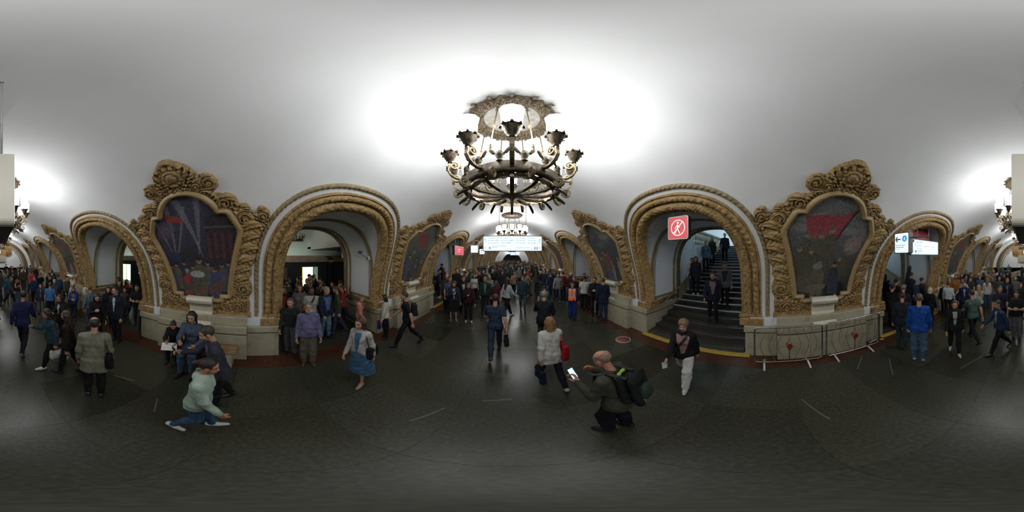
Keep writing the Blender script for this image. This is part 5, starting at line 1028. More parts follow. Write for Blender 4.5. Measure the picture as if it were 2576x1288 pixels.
# ---------------------------------------------------------------- the people, one by one: (x of head, y of head top, y of feet, facing, what they wear, label)
# facing: 0 towards the camera, 180 away, 90 towards the photo's right
BK, NV, JN, LJ, WT, GR = (.016, .016, .018), (.018, .026, .06), (.045, .08, .16), (.12, .20, .33), (.60, .60, .56), (.17, .17, .17)
CR, TE, RD, BE, DG, BL = (.45, .42, .36), (.03, .12, .17), (.32, .03, .035), (.20, .19, .14), (.02, .05, .035), (.02, .07, .30)
BR, BD, GY, BKH = (.07, .035, .018), (.33, .20, .08), (.30, .29, .27), (.018, .013, .01)
NEAR = [
 (526, 903, 1076, 78, dict(sex='f', H=1.58, pose='lunge', top='jacket', topc=(.36, .46, .38), hem=.10, legc=(.05, .10, .20), shoe=WT, hair='tail', hairc=BKH, hood=1, skin=(.42, .20, .12)), 'woman in mint and grey hooded sweatshirt striding right in jeans and white shoes'),
 (520, 821, 1012, -80, dict(pose='lean', H=1.74, topc=(.035, .040, .055), legc=(.015, .015, .018), hair='short', hairc=(.04, .03, .02), fat=1.05, inner=(.12, .10, .2)), 'man in dark quilted jacket leaning left over a phone before the bench'),
 (238, 797, 990, 178, dict(pose='stand', topc=(.20, .195, .145), hem=.22, fat=1.08, hair='bald', hairc=(.03, .022, .018), legc=(.015, .014, .013), skin=(.5, .27, .17)), 'balding man in a grey-green blazer seen from behind with a black shoulder bag'),
 (166, 781, 936, -110, dict(sex='f', pose='step', topc=(.022, .016, .014), hem=.08, legc=(.014, .013, .014), hair='long', hairc=(.05, .025, .015)), 'woman in black with long brown hair walking left in front of the blazer man'),
 (117, 777, 920, -75, dict(sex='f', pose='phonewalk', topc=(.03, .065, .09), hem=.06, legc=(.012, .012, .013), shoe=(.62, .60, .55), hair='bob', hairc=(.03, .018, .012), H=1.6), 'woman in teal denim jacket and white shoes looking at her phone'),
 (59, 732, 880, 165, dict(pose='walk', H=1.82, topc=(.018, .022, .075), hem=.12, legc=(.014, .014, .018), shoe=(.12, .12, .16), hair='short', hairc=(.025, .016, .012)), 'man in dark blue jacket walking away at the left of the hall'),
 (150, 741, 862, -50, dict(sex='f', pose='hold', topc=(.014, .014, .016), hem=.14, inner=(.4, .4, .38), legc=BK, hair='long', hairc=(.04, .022, .015)), 'woman in black coat over a white top behind the teal denim woman'),
 (185, 725, 803, 0, dict(sex='f', pose='hold', topc=(.02, .04, .16), hem=.06, inner=(.10, .13, .22), innerw=.10, legc=NV, hair='bob', hairc=(.04, .02, .015), fat=1.05), 'woman in bright blue cardigan over a grey-blue top'),
 (226, 719, 826, -150, dict(pose='stand2', topc=(.12, .16, .20), hem=.06, legc=(.06, .09, .14), hair='short', hairc=(.12, .07, .04)), 'man in light denim shirt beside the long-haired woman in black'),
 (244, 739, 862, 10, dict(sex='f', pose='phone', topc=(.012, .012, .014), hem=.14, legc=BK, hair='long', hairc=(.014, .01, .01), skin=(.5, .3, .2)), 'woman with long black hair and black jacket facing the camera'),
 (290, 721, 857, -40, dict(pose='stand', H=1.84, topc=(.014, .017, .028), hem=.16, inner=(.42, .47, .55), legc=(.013, .015, .024), hair='short', hairc=BKH), 'tall man in dark suit and pale shirt turned left by the arch'),
 (776, 760, 915, 5, dict(pose='stand', H=1.75, top='shirt', hem=.05, topc=(.13, .12, .22), legc=(.14, .125, .095), loose=.03, hair='short+beard', hairc=(.33, .31, .28), skin=(.42, .22, .14), shoe=(.09, .06, .04), fat=1.1), 'grey-bearded man in purple checked shirt and khaki trousers'),
 (730, 750, 890, -10, dict(pose='stand2', top='shirt', topc=(.016, .024, .022), legc=(.10, .11, .13), loose=.02, hair='short', hairc=(.10, .06, .045)), 'man in black shirt and grey jeans looking down beside the marble corner'),
 (822, 721, 850, 40, dict(pose='stand2', H=1.82, topc=(.016, .024, .045), hem=.10, inner=(.07, .13, .24), innerw=.09, legc=(.11, .19, .27), loose=.025, hair='short', hairc=(.25, .22, .19), skin=(.5, .3, .21), fat=1.05), 'grey-haired man in navy jacket over blue shirt and light jeans'),
 (856, 705, 808, 150, dict(pose='phone', topc=(.30, .025, .028), hem=.02, top='tee', legc=NV, shoe=WT, hair='short', hairc=BKH), 'man in red shirt with dark backpack and glowing phone in the platform arch'),
 (784, 722, 850, 0, dict(pose='stand', top='tee', topc=(.42, .42, .40), legc=BK, hair='short', hairc=BKH, skin=(.18, .10, .07)), 'man in white t-shirt with a black strap across his chest'),
 (754, 715, 846, -15, dict(sex='f', pose='stand', topc=(.17, .155, .14), hem=.28, top='coat', legc=BK, hair='long', hairc=(.06, .035, .02)), 'woman in grey-beige coat behind the man in black shirt'),
 (713, 721, 836, 10, dict(pose='pocket', topc=(.02, .018, .02), inner=(.30, .03, .03), innerw=.08, legc=BK, hair='short', hairc=(.05, .03, .02)), 'man in red shirt under a dark jacket at the marble jamb'),
 (905, 800, 958, -35, dict(sex='f', pose='step', H=1.66, top='jacket', hem=.40, topc=(.42, .41, .39), inner=(.05, .13, .26), innerw=.05, leg='skirt', legc=(.06, .14, .24), skirtlen=.12, shoe=(.30, .22, .15), hair='bob', hairc=(.06, .022, .018), fat=1.08), 'woman in off-white parka and blue skirt walking left'),
 (908, 750, 846, 85, dict(sex='f', pose='stand2', topc=(.55, .22, .17), hem=.05, legc=(.10, .10, .11), hair='bun', hairc=(.22, .12, .06), hood=1), 'fair-haired woman in salmon pink hooded top facing right'),
 (958, 739, 846, -95, dict(sex='f', pose='stand', top='shirt', hem=.05, topc=(.52, .50, .44), legc=(.012, .012, .013), hair='bob', hairc=BKH, fat=1.08), 'woman in cream jumper and black trousers carrying a purple bag'),
 (1017, 734, 868, -85, dict(pose='walk', top='tee', topc=(.014, .016, .020), legc=(.013, .014, .017), hair='short', hairc=(.05, .03, .02), H=1.78), 'young man in black t-shirt striding left with a grey backpack'),
 (1246, 740, 890, 180, dict(pose='walk2', top='tee', topc=(.022, .038, .07), legc=(.022, .036, .055), hair='short', hairc=(.02, .015, .012), H=1.80, shoe=(.06, .04, .03)), 'man in navy t-shirt walking away along the middle of the hall'),
 (1369, 732, 872, 176, dict(pose='eat', topc=(.014, .016, .022), hem=.14, legc=(.05, .05, .045), hair='short', hairc=(.26, .22, .14), fat=1.08), 'fair-haired man in black jacket from behind with a hand at his mouth'),
 (1382, 797, 962, -160, dict(sex='f', pose='walk', top='coat', hem=.20, topc=(.58, .58, .54), legc=(.012, .012, .02), hair='bob', hairc=(.28, .14, .055), shoe=(.35, .30, .2), fat=1.06), 'woman with auburn bob in white quilted jacket walking away'),
 (1440, 708, 803, 175, dict(pose='stand', topc=(.02, .03, .08), hem=.05, vest=1, legc=(.015, .03, .16), loose=.03, hair='cap', capc=(.02, .03, .07), H=1.75), 'worker in orange reflective vest, blue trousers and cap'),
 (1470, 694, 780, 175, dict(pose='stand', top='tee', topc=(.56, .56, .53), legc=(.014, .013, .013), hair='short', hairc=BKH, skin=(.3, .17, .11), fat=1.04), 'person in white t-shirt and black trousers behind the orange vest'),
 (1496, 697, 796, -5, dict(pose='cross', topc=(.015, .016, .022), hem=.06, legc=BK, hair='short', hairc=BKH), 'man in black jacket facing the camera beside the marble scroll'),
 (1518, 699, 805, -165, dict(pose='stand', H=1.8, topc=(.015, .022, .05), hem=.18, legc=(.025, .04, .08), hair='short', hairc=(.10, .06, .035)), 'man in navy blazer and jeans standing against the marble scroll'),
 (1315, 695, 782, 0, dict(pose='step', topc=(.03, .06, .085), hem=.10, inner=(.05, .05, .05), legc=(.05, .085, .11), hair='short', hairc=(.05, .03, .02), fat=1.06), 'man in open blue jacket walking towards the camera mid-hall'),
 (1278, 698, 800, 130, dict(sex='f', pose='walk', top='shirt', topc=(.42, .43, .45), legc=(.013, .014, .018), shoe=WT, hair='long', hairc=(.045, .028, .018)), 'long-haired woman in white top and black leggings seen from behind'),
 (1220, 696, 788, 5, dict(pose='stand2', H=1.84, topc=(.015, .04, .03), hem=.04, inner=(.2, .2, .2), legc=(.018, .02, .032), hair='short', hairc=(.2, .12, .06)), 'tall man in dark green jacket and tracksuit trousers facing the camera'),
 (1142, 707, 808, 10, dict(sex='f', pose='phone', topc=(.022, .028, .05), hem=.02, inner=(.3, .34, .4), leg='skirt', legc=(.012, .012, .012), skirtlen=.02, hair='bob', hairc=(.07, .03, .02), shoe=(.25, .15, .1)), 'woman in dark blue cardigan and black skirt using her phone'),
 (1179, 712, 810, 5, dict(sex='f', pose='phone', topc=(.03, .014, .018), hem=.06, legc=(.013, .012, .015), hair='long', hairc=(.13, .07, .035), shoe=(.4, .4, .38)), 'woman with long brown hair in dark maroon jacket reading her phone'),
 (1166, 695, 795, 5, dict(sex='f', pose='stand', topc=(.012, .012, .013), hem=.2, inner=(.42, .42, .41), legc=BK, hair='bob', hairc=BKH), 'woman in sunglasses with black coat open over a white top'),
 (1132, 695, 790, 20, dict(pose='stand', top='tee', topc=(.09, .11, .19), legc=BK, hair='short', hairc=(.04, .025, .018)), 'man in blue-grey t-shirt behind the woman in black skirt'),
 (1124, 689, 785, -5, dict(pose='stand', topc=(.05, .055, .05), legc=BK, hair='bald', hairc=(.1, .07, .05)), 'bald man in olive jacket among the people at the lit arch'),
 (1719, 805, 958, -15, dict(sex='f', pose='walk', H=1.6, topc=(.012, .012, .013), hem=.12, inner=(.34, .20, .19), innerw=.09, legc=(.58, .57, .56), loose=.03, shoe=(.5, .5, .5), hair='curly', hairc=(.20, .12, .06)), 'woman in black jacket, patterned blouse and white trousers'),
 (1515, 884, 1080, -120, dict(pose='squat', H=1.86, topc=(.062, .066, .048), hem=.10, legc=(.012, .013, .018), hair='bald', hairc=(.30, .20, .14), skin=(.55, .26, .17), fat=1.12, shoe=(.02, .02, .025), loose=.03), 'stooping man in olive jacket with large backpack holding a phone'),
 (2312, 738, 903, 178, dict(pose='stand', top='shirt', hem=.09, topc=(.012, .065, .30), legc=(.07, .12, .20), loose=.03, hair='short', hairc=(.10, .07, .05), fat=1.1, H=1.78, shoe=(.4, .4, .38)), 'man in bright blue sweatshirt and jeans seen from behind'),
 (2270, 735, 876, 172, dict(pose='stand2', topc=(.016, .022, .03), hem=.10, legc=(.02, .05, .06), hair='short', hairc=(.03, .02, .015), fat=1.05), 'man in dark jacket from behind at the end of the barriers'),
 (2273, 716, 838, 160, dict(pose='stand', topc=(.018, .018, .02), legc=BK, hair='short', hairc=(.22, .17, .14)), 'reddish-grey haired man in black just beyond the barrier end'),
 (2402, 756, 888, 5, dict(sex='f', pose='step', topc=(.014, .014, .017), hem=.12, inner=(.33, .33, .33), legc=(.013, .013, .016), shoe=(.42, .42, .40), hair='bun', hairc=(.03, .02, .015)), 'woman in black open jacket and pale trainers walking to the camera'),
 (2444, 729, 856, -150, dict(pose='walk2', top='tee', topc=(.07, .12, .095), legc=(.013, .014, .02), hair='short', hairc=(.03, .022, .018), skin=(.5, .3, .2)), 'man in grey-green polo shirt and dark jeans turning away'),
 (2340, 722, 820, 160, dict(sex='f', pose='stand', topc=(.012, .012, .013), hem=.1, legc=BK, hair='bob', hairc=(.55, .47, .28)), 'platinum blonde woman in black seen from behind'),
 (2509, 755, 884, -60, dict(pose='walk', topc=(.022, .040, .085), hem=.05, inner=(.4, .4, .4), legc=(.013, .013, .016), hair='short', hairc=(.03, .02, .015), H=1.66, shoe=(.05, .05, .05)), 'teenage boy in dark denim jacket walking left'),
 (2557, 732, 852, -5, dict(pose='cross', top='tee', topc=(.014, .015, .017), legc=(.14, .14, .15), loose=.03, hair='short', hairc=(.03, .02, .015), fat=1.06), 'man in black t-shirt and loose grey trousers at the far right'),
 (2516, 719, 835, 0, dict(pose='stand', top='tee', topc=(.02, .026, .045), legc=BK, hair='short', hairc=(.06, .035, .02)), 'man in navy polo shirt behind the denim jacket boy'),
]
MID = [
 (2426, 709, 800, 0, dict(topc=(.015, .02, .045), hem=.15, inner=(.25, .33, .5), legc=NV, hairc=BR), 'man in navy suit with a blue tie'),
 (2386, 708, 800, 170, dict(topc=(.42, .50, .47), top='shirt', legc=BK, hairc=BR), 'man in pale mint shirt seen from behind'),
 (2374, 712, 790, -20, dict(topc=BK, legc=BK, hairc=BR), 'person in black beside the pale mint shirt'),
 (2402, 690, 770, 0, dict(topc=(.32, .13, .03), legc=BK, hairc=BKH, hair='short+beard'), 'bearded man in orange-brown top by the pylon'),
 (2462, 716, 806, -165, dict(sex='f', topc=(.36, .36, .33), hem=.05, legc=BK, hair='long', hairc=BD, pose='walk'), 'blonde woman in light grey jacket carrying a dark bag'),
 (2483, 699, 775, 180, dict(sex='f', topc=(.5, .48, .44), legc=JN, hair='long', hairc=(.2, .1, .05)), 'woman in cream jacket further back in the right-hand crowd'),
 (2534, 699, 795, 5, dict(topc=BK, inner=(.08, .16, .33), legc=BK, hairc=BR, hem=.15), 'man in blue shirt under an open black jacket'),
 (2428, 680, 752, 0, dict(topc=BK, inner=(.5, .5, .5), legc=BK, hairc=BR, hem=.15), 'man in black suit and white shirt near the second pylon'),
 (2444, 686, 765, 10, dict(topc=(.018, .02, .025), inner=(.3, .32, .36), legc=BK, hairc=BKH, hem=.15), 'man in dark suit with grey shirt beside the black suit'),
 (2415, 687, 760, 0, dict(sex='f', topc=(.04, .035, .03), legc=BK, hair='bob', hairc=BR), 'woman in brown between the orange top and the suits'),
 (2514, 696, 770, 0, dict(topc=(.05, .06, .06), legc=BK, hairc=(.1, .08, .06)), 'man in charcoal shirt before the far end wall'),
 (2555, 696, 770, -10, dict(topc=(.12, .12, .12), legc=BK, hair='bald', hairc=(.1, .05, .03)), 'balding man in grey jacket before the far end wall'),
 (2568, 712, 800, 20, dict(topc=(.02, .02, .02), legc=BK, hairc=BR), 'person in black behind the grey-trousered man'),
 (45, 702, 764, 20, dict(sex='f', top='tank', topc=(.05, .015, .02), legc=(.08, .12, .18), hair='bun', hairc=BKH, pose='phone'), 'woman in dark red vest top and jeans holding a phone'),
 (28, 696, 770, 60, dict(topc=(.04, .05, .06), legc=BK, hairc=BR, pose='walk'), 'person in dark teal passing behind the red vest top'),
 (82, 680, 745, 160, dict(sex='f', topc=(.42, .03, .05), top='tee', legc=(.25, .05, .05), hair='short', hairc=BR, fat=1.1), 'woman in bright red t-shirt near the left pylons'),
 (59, 670, 714, 0, dict(top='shirt', topc=(.45, .45, .42), legc=(.18, .19, .17), shoe=WT, hairc=BKH, pose='hold'), 'man in white shirt and pale trousers'),
 (31, 670, 720, 0, dict(topc=(.025, .022, .025), inner=(.2, .2, .2), legc=BK, hairc=BR), 'man in dark jacket at the far left'),
 (46, 677, 722, 0, dict(sex='f', topc=(.03, .02, .02), inner=(.5, .4, .4), legc=BK, hairc=BR, hair='bob'), 'woman in black cardigan over pale blouse'),
 (19, 677, 722, 20, dict(topc=(.02, .05, .03), inner=(.35, .4, .3), legc=BK, hairc=BR), 'person in green jacket with pale front at the far left'),
 (76, 667, 708, 170, dict(topc=(.12, .13, .14), legc=BK, hairc=BR), 'man in grey jacket at the end of the left wall'),
 (90, 671, 714, 0, dict(topc=(.04, .02, .02), legc=BK, hairc=BR), 'man in brown jacket at the end of the left wall'),
 (102, 714, 790, -10, dict(topc=(.018, .03, .07), inner=(.4, .42, .05), innerw=.03, legc=GR, hairc=BR), 'man in navy jacket with a bright yellow badge'),
 (126, 711, 800, 170, dict(top='tee', topc=(.05, .15, .36), legc=BK, hair='bald', hairc=(.06, .035, .02), fat=1.1), 'bald man in bright blue t-shirt from behind'),
 (86, 697, 762, 10, dict(topc=(.02, .03, .09), legc=BK, hairc=(.2, .1, .05)), 'man in dark blue shirt behind the yellow badge'),
 (147, 692, 760, 180, dict(topc=(.02, .07, .14), legc=BK, hairc=BR, fat=1.1), 'heavy man in teal-blue jacket from behind'),
 (129, 677, 742, 0, dict(topc=BK, inner=(.3, .3, .3), legc=BK, hairc=BKH), 'person in black by the second left pylon'),
 (183, 714, 785, -20, dict(sex='f', topc=(.40, .38, .36), hair='bob+cap', hairc=BR, legc=BK), 'woman in a white cap behind the blue cardigan'),
 (300, 705, 800, 5, dict(topc=(.03, .03, .03), legc=BK, hairc=BKH), 'dark figure standing inside the arch behind the suit'),
 (314, 724, 808, 5, dict(sex='f', topc=(.07, .05, .06), legc=(.06, .06, .07), hair='long', hairc=BR), 'woman in dusky pink jacket inside the arch'),
 (344, 716, 822, -10, dict(top='tee', topc=BK, legc=(.05, .055, .06), hairc=BKH, pose='hold'), 'man in black t-shirt with arms folded inside the arch'),
 (362, 722, 812, -20, dict(topc=(.09, .05, .06), legc=BK, hairc=BR), 'person in mauve jacket at the arch edge'),
 (272, 722, 822, 10, dict(topc=BK, legc=BK, hair='bob', sex='f', hairc=BKH), 'woman in black hidden behind the dark suit'),
 (330, 712, 790, -60, dict(topc=(.03, .03, .035), legc=BK, hairc=BKH, pose='walk'), 'dark figure walking through the arch passage'),
 (1231, 692, 770, 0, dict(sex='f', topc=(.20, .23, .22), legc=BK, hair='long', hairc=BD), 'blonde woman beside the dark green jacket'),
 (1248, 706, 790, 175, dict(sex='f', topc=(.08, .02, .025), legc=BK, hair='bob', hairc=(.07, .06, .04)), 'girl in dark red hooded top by the green jacket man'),
 (1193, 690, 760, 20, dict(sex='f', top='tee', topc=(.5, .5, .48), legc=BK, hair='bob', hairc=BR), 'woman in white t-shirt near the left pylons'),
 (1255, 668, 704, 170, dict(sex='f', top='tee', topc=(.55, .05, .07), legc=BK, hairc=BR), 'woman in bright pink-red shirt in the middle of the crowd'),
 (1273, 666, 700, 170, dict(topc=(.03, .15, .19), legc=BK, hairc=BR), 'person in teal jacket in the far crowd'),
 (1294, 684, 740, 170, dict(topc=(.24, .17, .12), legc=BK, hair='cap', capc=(.3, .14, .16), pose='walk'), 'person in beige jacket and pink cap'),
 (1329, 685, 745, 120, dict(topc=(.22, .19, .12), legc=(.12, .11, .08), hairc=BR, pose='walk'), 'person in tan jacket crossing behind the blue jacket man'),
 (1348, 673, 722, 180, dict(topc=BK, legc=BK, hairc=BKH, fat=1.1, H=1.85), 'broad man in black seen from behind mid-hall'),
 (1371, 675, 722, 170, dict(top='tee', topc=(.5, .5, .48), legc=BK, hairc=BR), 'man in white t-shirt with a dark strap mid-hall'),
 (1384, 680, 730, 175, dict(topc=(.34, .05, .04), legc=BK, hairc=BR), 'person in red jacket to the right of the white t-shirt'),
 (1383, 694, 745, 175, dict(sex='f', topc=(.33, .33, .30), hem=.3, top='coat', legc=BK, hair='bob', hairc=(.2, .1, .06)), 'woman in pale grey coat mid-hall'),
 (1406, 684, 748, 170, dict(topc=(.055, .028, .028), hem=.2, legc=BK, hairc=BR, pose='walk', fat=1.08), 'man in dark maroon jacket walking away by the right pylons'),
 (1436, 686, 755, 0, dict(sex='f', topc=(.07, .02, .025), legc=BK, hair='bob+cap', hairc=BR), 'woman in dark red with a white cap'),
 (1444, 696, 775, 0, dict(topc=BK, legc=BK, hairc=BR), 'man in black just behind the orange vest'),
 (1485, 688, 760, -20, dict(topc=(.12, .14, .15), legc=BK, hairc=BKH), 'person in grey-blue near the right-hand passage'),
 (1489, 697, 772, 30, dict(top='tee', topc=(.5, .48, .42), legc=BK, hairc=BR), 'person in cream shirt beside the black jacket man'),
 (1370, 720, 800, 178, dict(pose='lean', topc=(.08, .15, .22), legc=BK, hairc=BKH, fat=1.05), 'man in blue denim jacket bending down mid-hall'),
 (1264, 682, 745, 10, dict(topc=(.02, .022, .04), legc=BK, hairc=BKH), 'person in black beside the beige jacket'),
 (1216, 680, 745, 0, dict(topc=(.022, .022, .03), legc=BK, hairc=(.2, .08, .05)), 'ginger-haired person in dark coat near the left pylons'),
 (1170, 683, 765, 10, dict(topc=(.03, .025, .02), legc=BK, hair='cap', capc=(.03, .03, .03)), 'man in dark brown jacket and cap before the left pylon'),
 (1149, 675, 755, 20, dict(topc=BK, legc=BK, hairc=BR), 'man in black leather jacket before the left pylon'),
 (1208, 664, 715, 20, dict(top='tee', topc=(.05, .05, .06), legc=BK, hairc=BR), 'person with white straps near the third left pylon'),
 (1305, 672, 722, 20, dict(topc=(.20, .21, .23), legc=BK, hairc=(.1, .09, .08), hood=1), 'person in light grey hooded jacket in the far crowd'),
 (1320, 668, 715, 0, dict(topc=BK, inner=(.5, .5, .5), legc=BK, hair='long', sex='f', hairc=BKH), 'woman in black over white in the far crowd'),
]
STAIR = [                                    # x, head y, feet y, facing, level above the hall floor found from both
 (1793, 678, 809, 0, dict(topc=(.02, .022, .04), inner=(.20, .17, .18), innerw=.08, legc=(.014, .014, .017), hair='short', hairc=(.06, .03, .02), pose='down', H=1.78), 'man in open black jacket over grey t-shirt coming down the stairs', 1),
 (1823, 660, 770, 0, dict(topc=(.17, .17, .20), inner=(.05, .05, .05), innerw=.09, legc=BK, hairc=BR, pose='down', H=1.76), 'man in light grey jacket descending behind the first', 1),
 (1750, 647, 748, 0, dict(sex='f', topc=(.035, .03, .045), legc=BK, shoe=WT, hair='long', hairc=BR, pose='down', H=1.66), 'woman in dark top and white shoes on the stairs', 1),
 (1726, 647, 736, -10, dict(top='shirt', topc=(.48, .48, .46), legc=(.04, .07, .12), hairc=BR, pose='down', H=1.6), 'boy in white shirt and jeans by the stair handrail', 1),
 (1761, 607, 683, 0, dict(topc=(.08, .15, .22), inner=(.3, .3, .3), legc=BK, hairc=BKH, pose='down', H=1.7), 'person in blue denim jacket high on the stairs', 1),
 (1790, 600, 669, 0, dict(sex='f', topc=(.03, .03, .03), legc=BK, hair='long', hairc=BKH, pose='down', H=1.7), 'long-haired woman in dark coat high on the stairs', 1),
 (1823, 589, 664, 0, dict(topc=(.014, .02, .026), legc=BK, hairc=BKH, pose='down', H=1.82), 'tall dark figure topmost on the stairs', 1),
 (1104, 675, 756, 80, dict(topc=(.018, .02, .035), inner=(.4, .4, .4), innerw=.02, legc=BK, hairc=BKH, shoe=WT, H=1.78), 'man in navy tracksuit jacket with white stripe on the lowest step', 1),
 (1116, 673, 748, 60, dict(sex='f', topc=(.05, .02, .02), legc=BK, hair='bob', hairc=(.12, .07, .04), H=1.66), 'woman with red scarf behind the tracksuit jacket', 1),
 (1129, 662, 726, 70, dict(topc=(.012, .013, .015), legc=BK, hairc=BKH, pose='down', H=1.76), 'young man in black standing highest in the lit arch', 1),
 (2284, 670, 742, 120, dict(sex='f', topc=(.04, .04, .05), legc=BK, hair='long', hairc=BKH, pose='up', H=1.66), 'woman climbing highest on the stairs under the number four sign', 1),
 (2288, 686, 775, 130, dict(topc=(.018, .02, .03), legc=BK, hairc=BR, pose='up', H=1.76), 'man in dark jacket climbing the stairs behind the barriers', 1),
]
FLOORR = [
 (2320, 698, 795, 100, dict(topc=(.02, .03, .06), inner=(.5, .5, .5), innerw=.03, hem=.15, legc=BK, hairc=BKH), 'man in navy suit turning into the staircase arch'),
 (2226, 690, 800, 130, dict(sex='f', topc=BK, hem=.25, top='coat', legc=BK, hair='long', hairc=(.012, .01, .01)), 'woman with very long black hair in a black coat at the arch'),
 (2208, 708, 815, 140, dict(sex='f', top='shirt', topc=(.06, .09, .15), legc=BK, hair='long', hairc=BKH), 'woman in blue shirt by the marble corner of the staircase arch'),
 (2246, 715, 830, 140, dict(topc=(.02, .02, .022), legc=BK, hairc=BKH), 'person in black with a white bag entering the staircase arch'),
 (2300, 704, 800, 150, dict(topc=(.03, .05, .10), legc=BK, hairc=BR), 'person in patterned blue jacket in the staircase queue'),
 (2256, 700, 812, 130, dict(topc=BK, legc=BK, hairc=BKH), 'dark figure deep in the staircase queue'),
 (2330, 712, 805, 140, dict(topc=BK, legc=BK, hair='long', sex='f', hairc=BR), 'woman in black beside the platinum blonde'),
]
who = {}
def put(t, vox, z0=None, grp='passengers in the hall'):
    px, yh, yf, f, sp, lab = t[:6]; sp = dict(sp); sp['label'] = lab; sp['group'] = grp; sp.setdefault('ph', px * .37)
    if z0 is None:
        x, y, H, lon = place(px, yh, yf); sp['H'] = H; z = 0; x, y = fit(px, yh, x, y, face(lon, f), sp)
    else:
        x, y, H, lon = place(px, yh, yf, sp['H'], .1); sc_ = 1
        lift = lambda X: max(0, math.ceil((abs(X) - 3.9) / TR)) * RI if abs(X) > 3.9 else 0
        d0 = hypot(x, y); th = math.tan(rad((.5 - yh / 1288) * 180)); best = min((abs((lift(d0 * k / 100 * sin(lon)) + sp['H'] - .03 - HC) / (d0 * k / 100) - th) + .0006 * abs(k - 100), k) for k in range(72, 125))
        d = d0 * best[1] / 100; x, y = d * sin(lon), d * cos(lon); yc_ = YC if x > 0 and y > 0 else (YC - P if x > 0 else YC + P); y = max(yc_ - 1.2, min(yc_ + 1.15, y)); z = lift(x)
    x = max(-3.45, min(3.45, x)) if (z0 is None and abs(x) < 3.9 and abs((y - YC + P / 2) % P - P / 2) > 1.4) else x
    r, J = person(sp, vox, (x, y, z), face(lon, f)); who[lab] = (r, J); return r, J
for t in NEAR: put(t, .0155 if t[2] > 886 or t[0] in (1315, 822) else .023)
for t in MID: put(t, .029)
for t in FLOORR: put(t, .029, None, 'people entering the staircase arch')
for t in STAIR: put(t, .027, 1, 'people on the staircases')
for px, lab, kind, sp in ((436, 'girl in black seated at the end of the bench reading a paper', 'sitread', dict(sex='f', H=1.5, topc=(.014, .014, .016), legc=(.02, .02, .026), hair='bun', hairc=(.04, .02, .012), hem=.03)), (482, 'woman in patterned grey-blue top seated on the bench', 'sit', dict(sex='f', H=1.68, top='shirt', topc=(.07, .09, .14), hem=.05, legc=(.05, .09, .17), hair='bob', hairc=(.02, .014, .012), fat=1.04))):
    lon = rad((px / 2576 - .5) * 360); x = -3.22; y = x / math.tan(lon); sp.update(label=lab, pose=kind, seat=.50, group='people on the bench'); rz_ = -pi / 2 + (.25 if px < 450 else .1); x, y = fit(px, 809 if px < 450 else 781, x, y, rz_, sp); x = max(x, -3.3); r, J = person(sp, .0145, (x, y, 0), rz_); who[lab] = (r, J)
W_ = lambda s: next(v for k, v in who.items() if s in k)
bag('side', *W_('grey-green blazer'), 'black leather shoulder bag of the man in the grey-green blazer', (.012, .012, .013), 1, 1.1)
bag('back', *W_('striding left with a grey'), 'grey and black backpack on the young man in black t-shirt', (.02, .02, .022), sc=.9, strap=(.22, .22, .21))
bag('back', *W_('glowing phone in the platform'), 'dark navy backpack on the man in red shirt', (.018, .02, .04), sc=.9)
bag('back', *W_('stooping man'), 'large black backpack with lime green trim on the stooping man', (.013, .018, .018), sc=1.12, strap=(.03, .05, .045))
bag('side', *W_('auburn bob'), 'red shoulder bag on the woman in white quilted jacket', (.40, .015, .02), 1, 1.25, strap=(.4, .015, .02))
bag('hand', *W_('auburn bob'), 'navy carrier bag in the hand of the woman in white quilted jacket', (.012, .02, .045), -1, 1.1)
bag('hand', *W_('cream jumper'), 'purple bag in the hand of the woman in cream jumper', (.07, .03, .22), 1, 1.15)
bag('hand', *W_('navy t-shirt walking away'), 'black bag in the hand of the man in navy t-shirt', (.012, .012, .014), 1, .9)
bag('side', *W_('off-white parka'), 'black handbag on the woman in off-white parka', (.012, .012, .013), -1, 1)
bag('hand', *W_('light grey jacket carrying'), 'dark brown handbag of the blonde woman in light grey jacket', (.03, .018, .015), 1, .8)
bag('hand', *W_('teal denim'), 'white plastic bag held by the woman in teal denim jacket', (.55, .54, .5), -1, .8)
crossbelt(*W_('black strap across'), 'black cross-body bag of the man in white t-shirt')
crossbelt(*W_('patterned blouse'), 'dark cross-body bag of the woman in white trousers')
phone(*W_('stooping man'), 'glowing phone in the hands of the stooping man', -1)
phone(*W_('glowing phone in the platform'), 'small glowing phone of the man in red shirt')
phone(*W_('teal denim'), 'phone in the hand of the woman in teal denim jacket', 1, False)
phone(*W_('leaning left over'), 'phone held by the man in dark quilted jacket', 1, False)
phone(*W_('black skirt using'), 'phone of the woman in dark blue cardigan', 1, False)
phone(*W_('dark maroon jacket reading'), 'phone of the long-haired woman in maroon', 1)
r, J = W_('grey-green blazer')
r, J = W_('stooping man'); s, u, fw, P0 = J['s'], J['u'], J['fw'], J['P']
q = empty('bottle_pouch', tuple(r.location), r.rotation_euler[2], label='lime green pouch hanging under the large black backpack', cat='pouch'); M['lime'] = noise_mat('lime_fabric', [(.25, .42, .03), (.36, .55, .06)], 12, .7)
F = Fld(P0 - .5, P0 + .5, .016, 60); c = P0 + s * (u * .0 - fw * .20); F.cone(c - u * .03, c + u * .08, .06, .05, .1); link('pouch_body', npmesh('pouch_body', *F.mesh(), M['lime']), q)
F = Fld(P0 - .5, P0 + .7, .016, 60); c = P0 + s * (u * .50 - fw * .12); 
for k in (-1, 1): F.cone(c + np.array((k * .03, 0, 0)), c + np.array((k * .10, 0, -.02)), .022, None, .1)
link('shoulder_flash', npmesh('shoulder_flash', *F.mesh(), M['lime']), q)
r, J = W_('seated at the end'); w = (J['wr', 1] + J['wr', -1]) / 2 + J['fw'] * .10
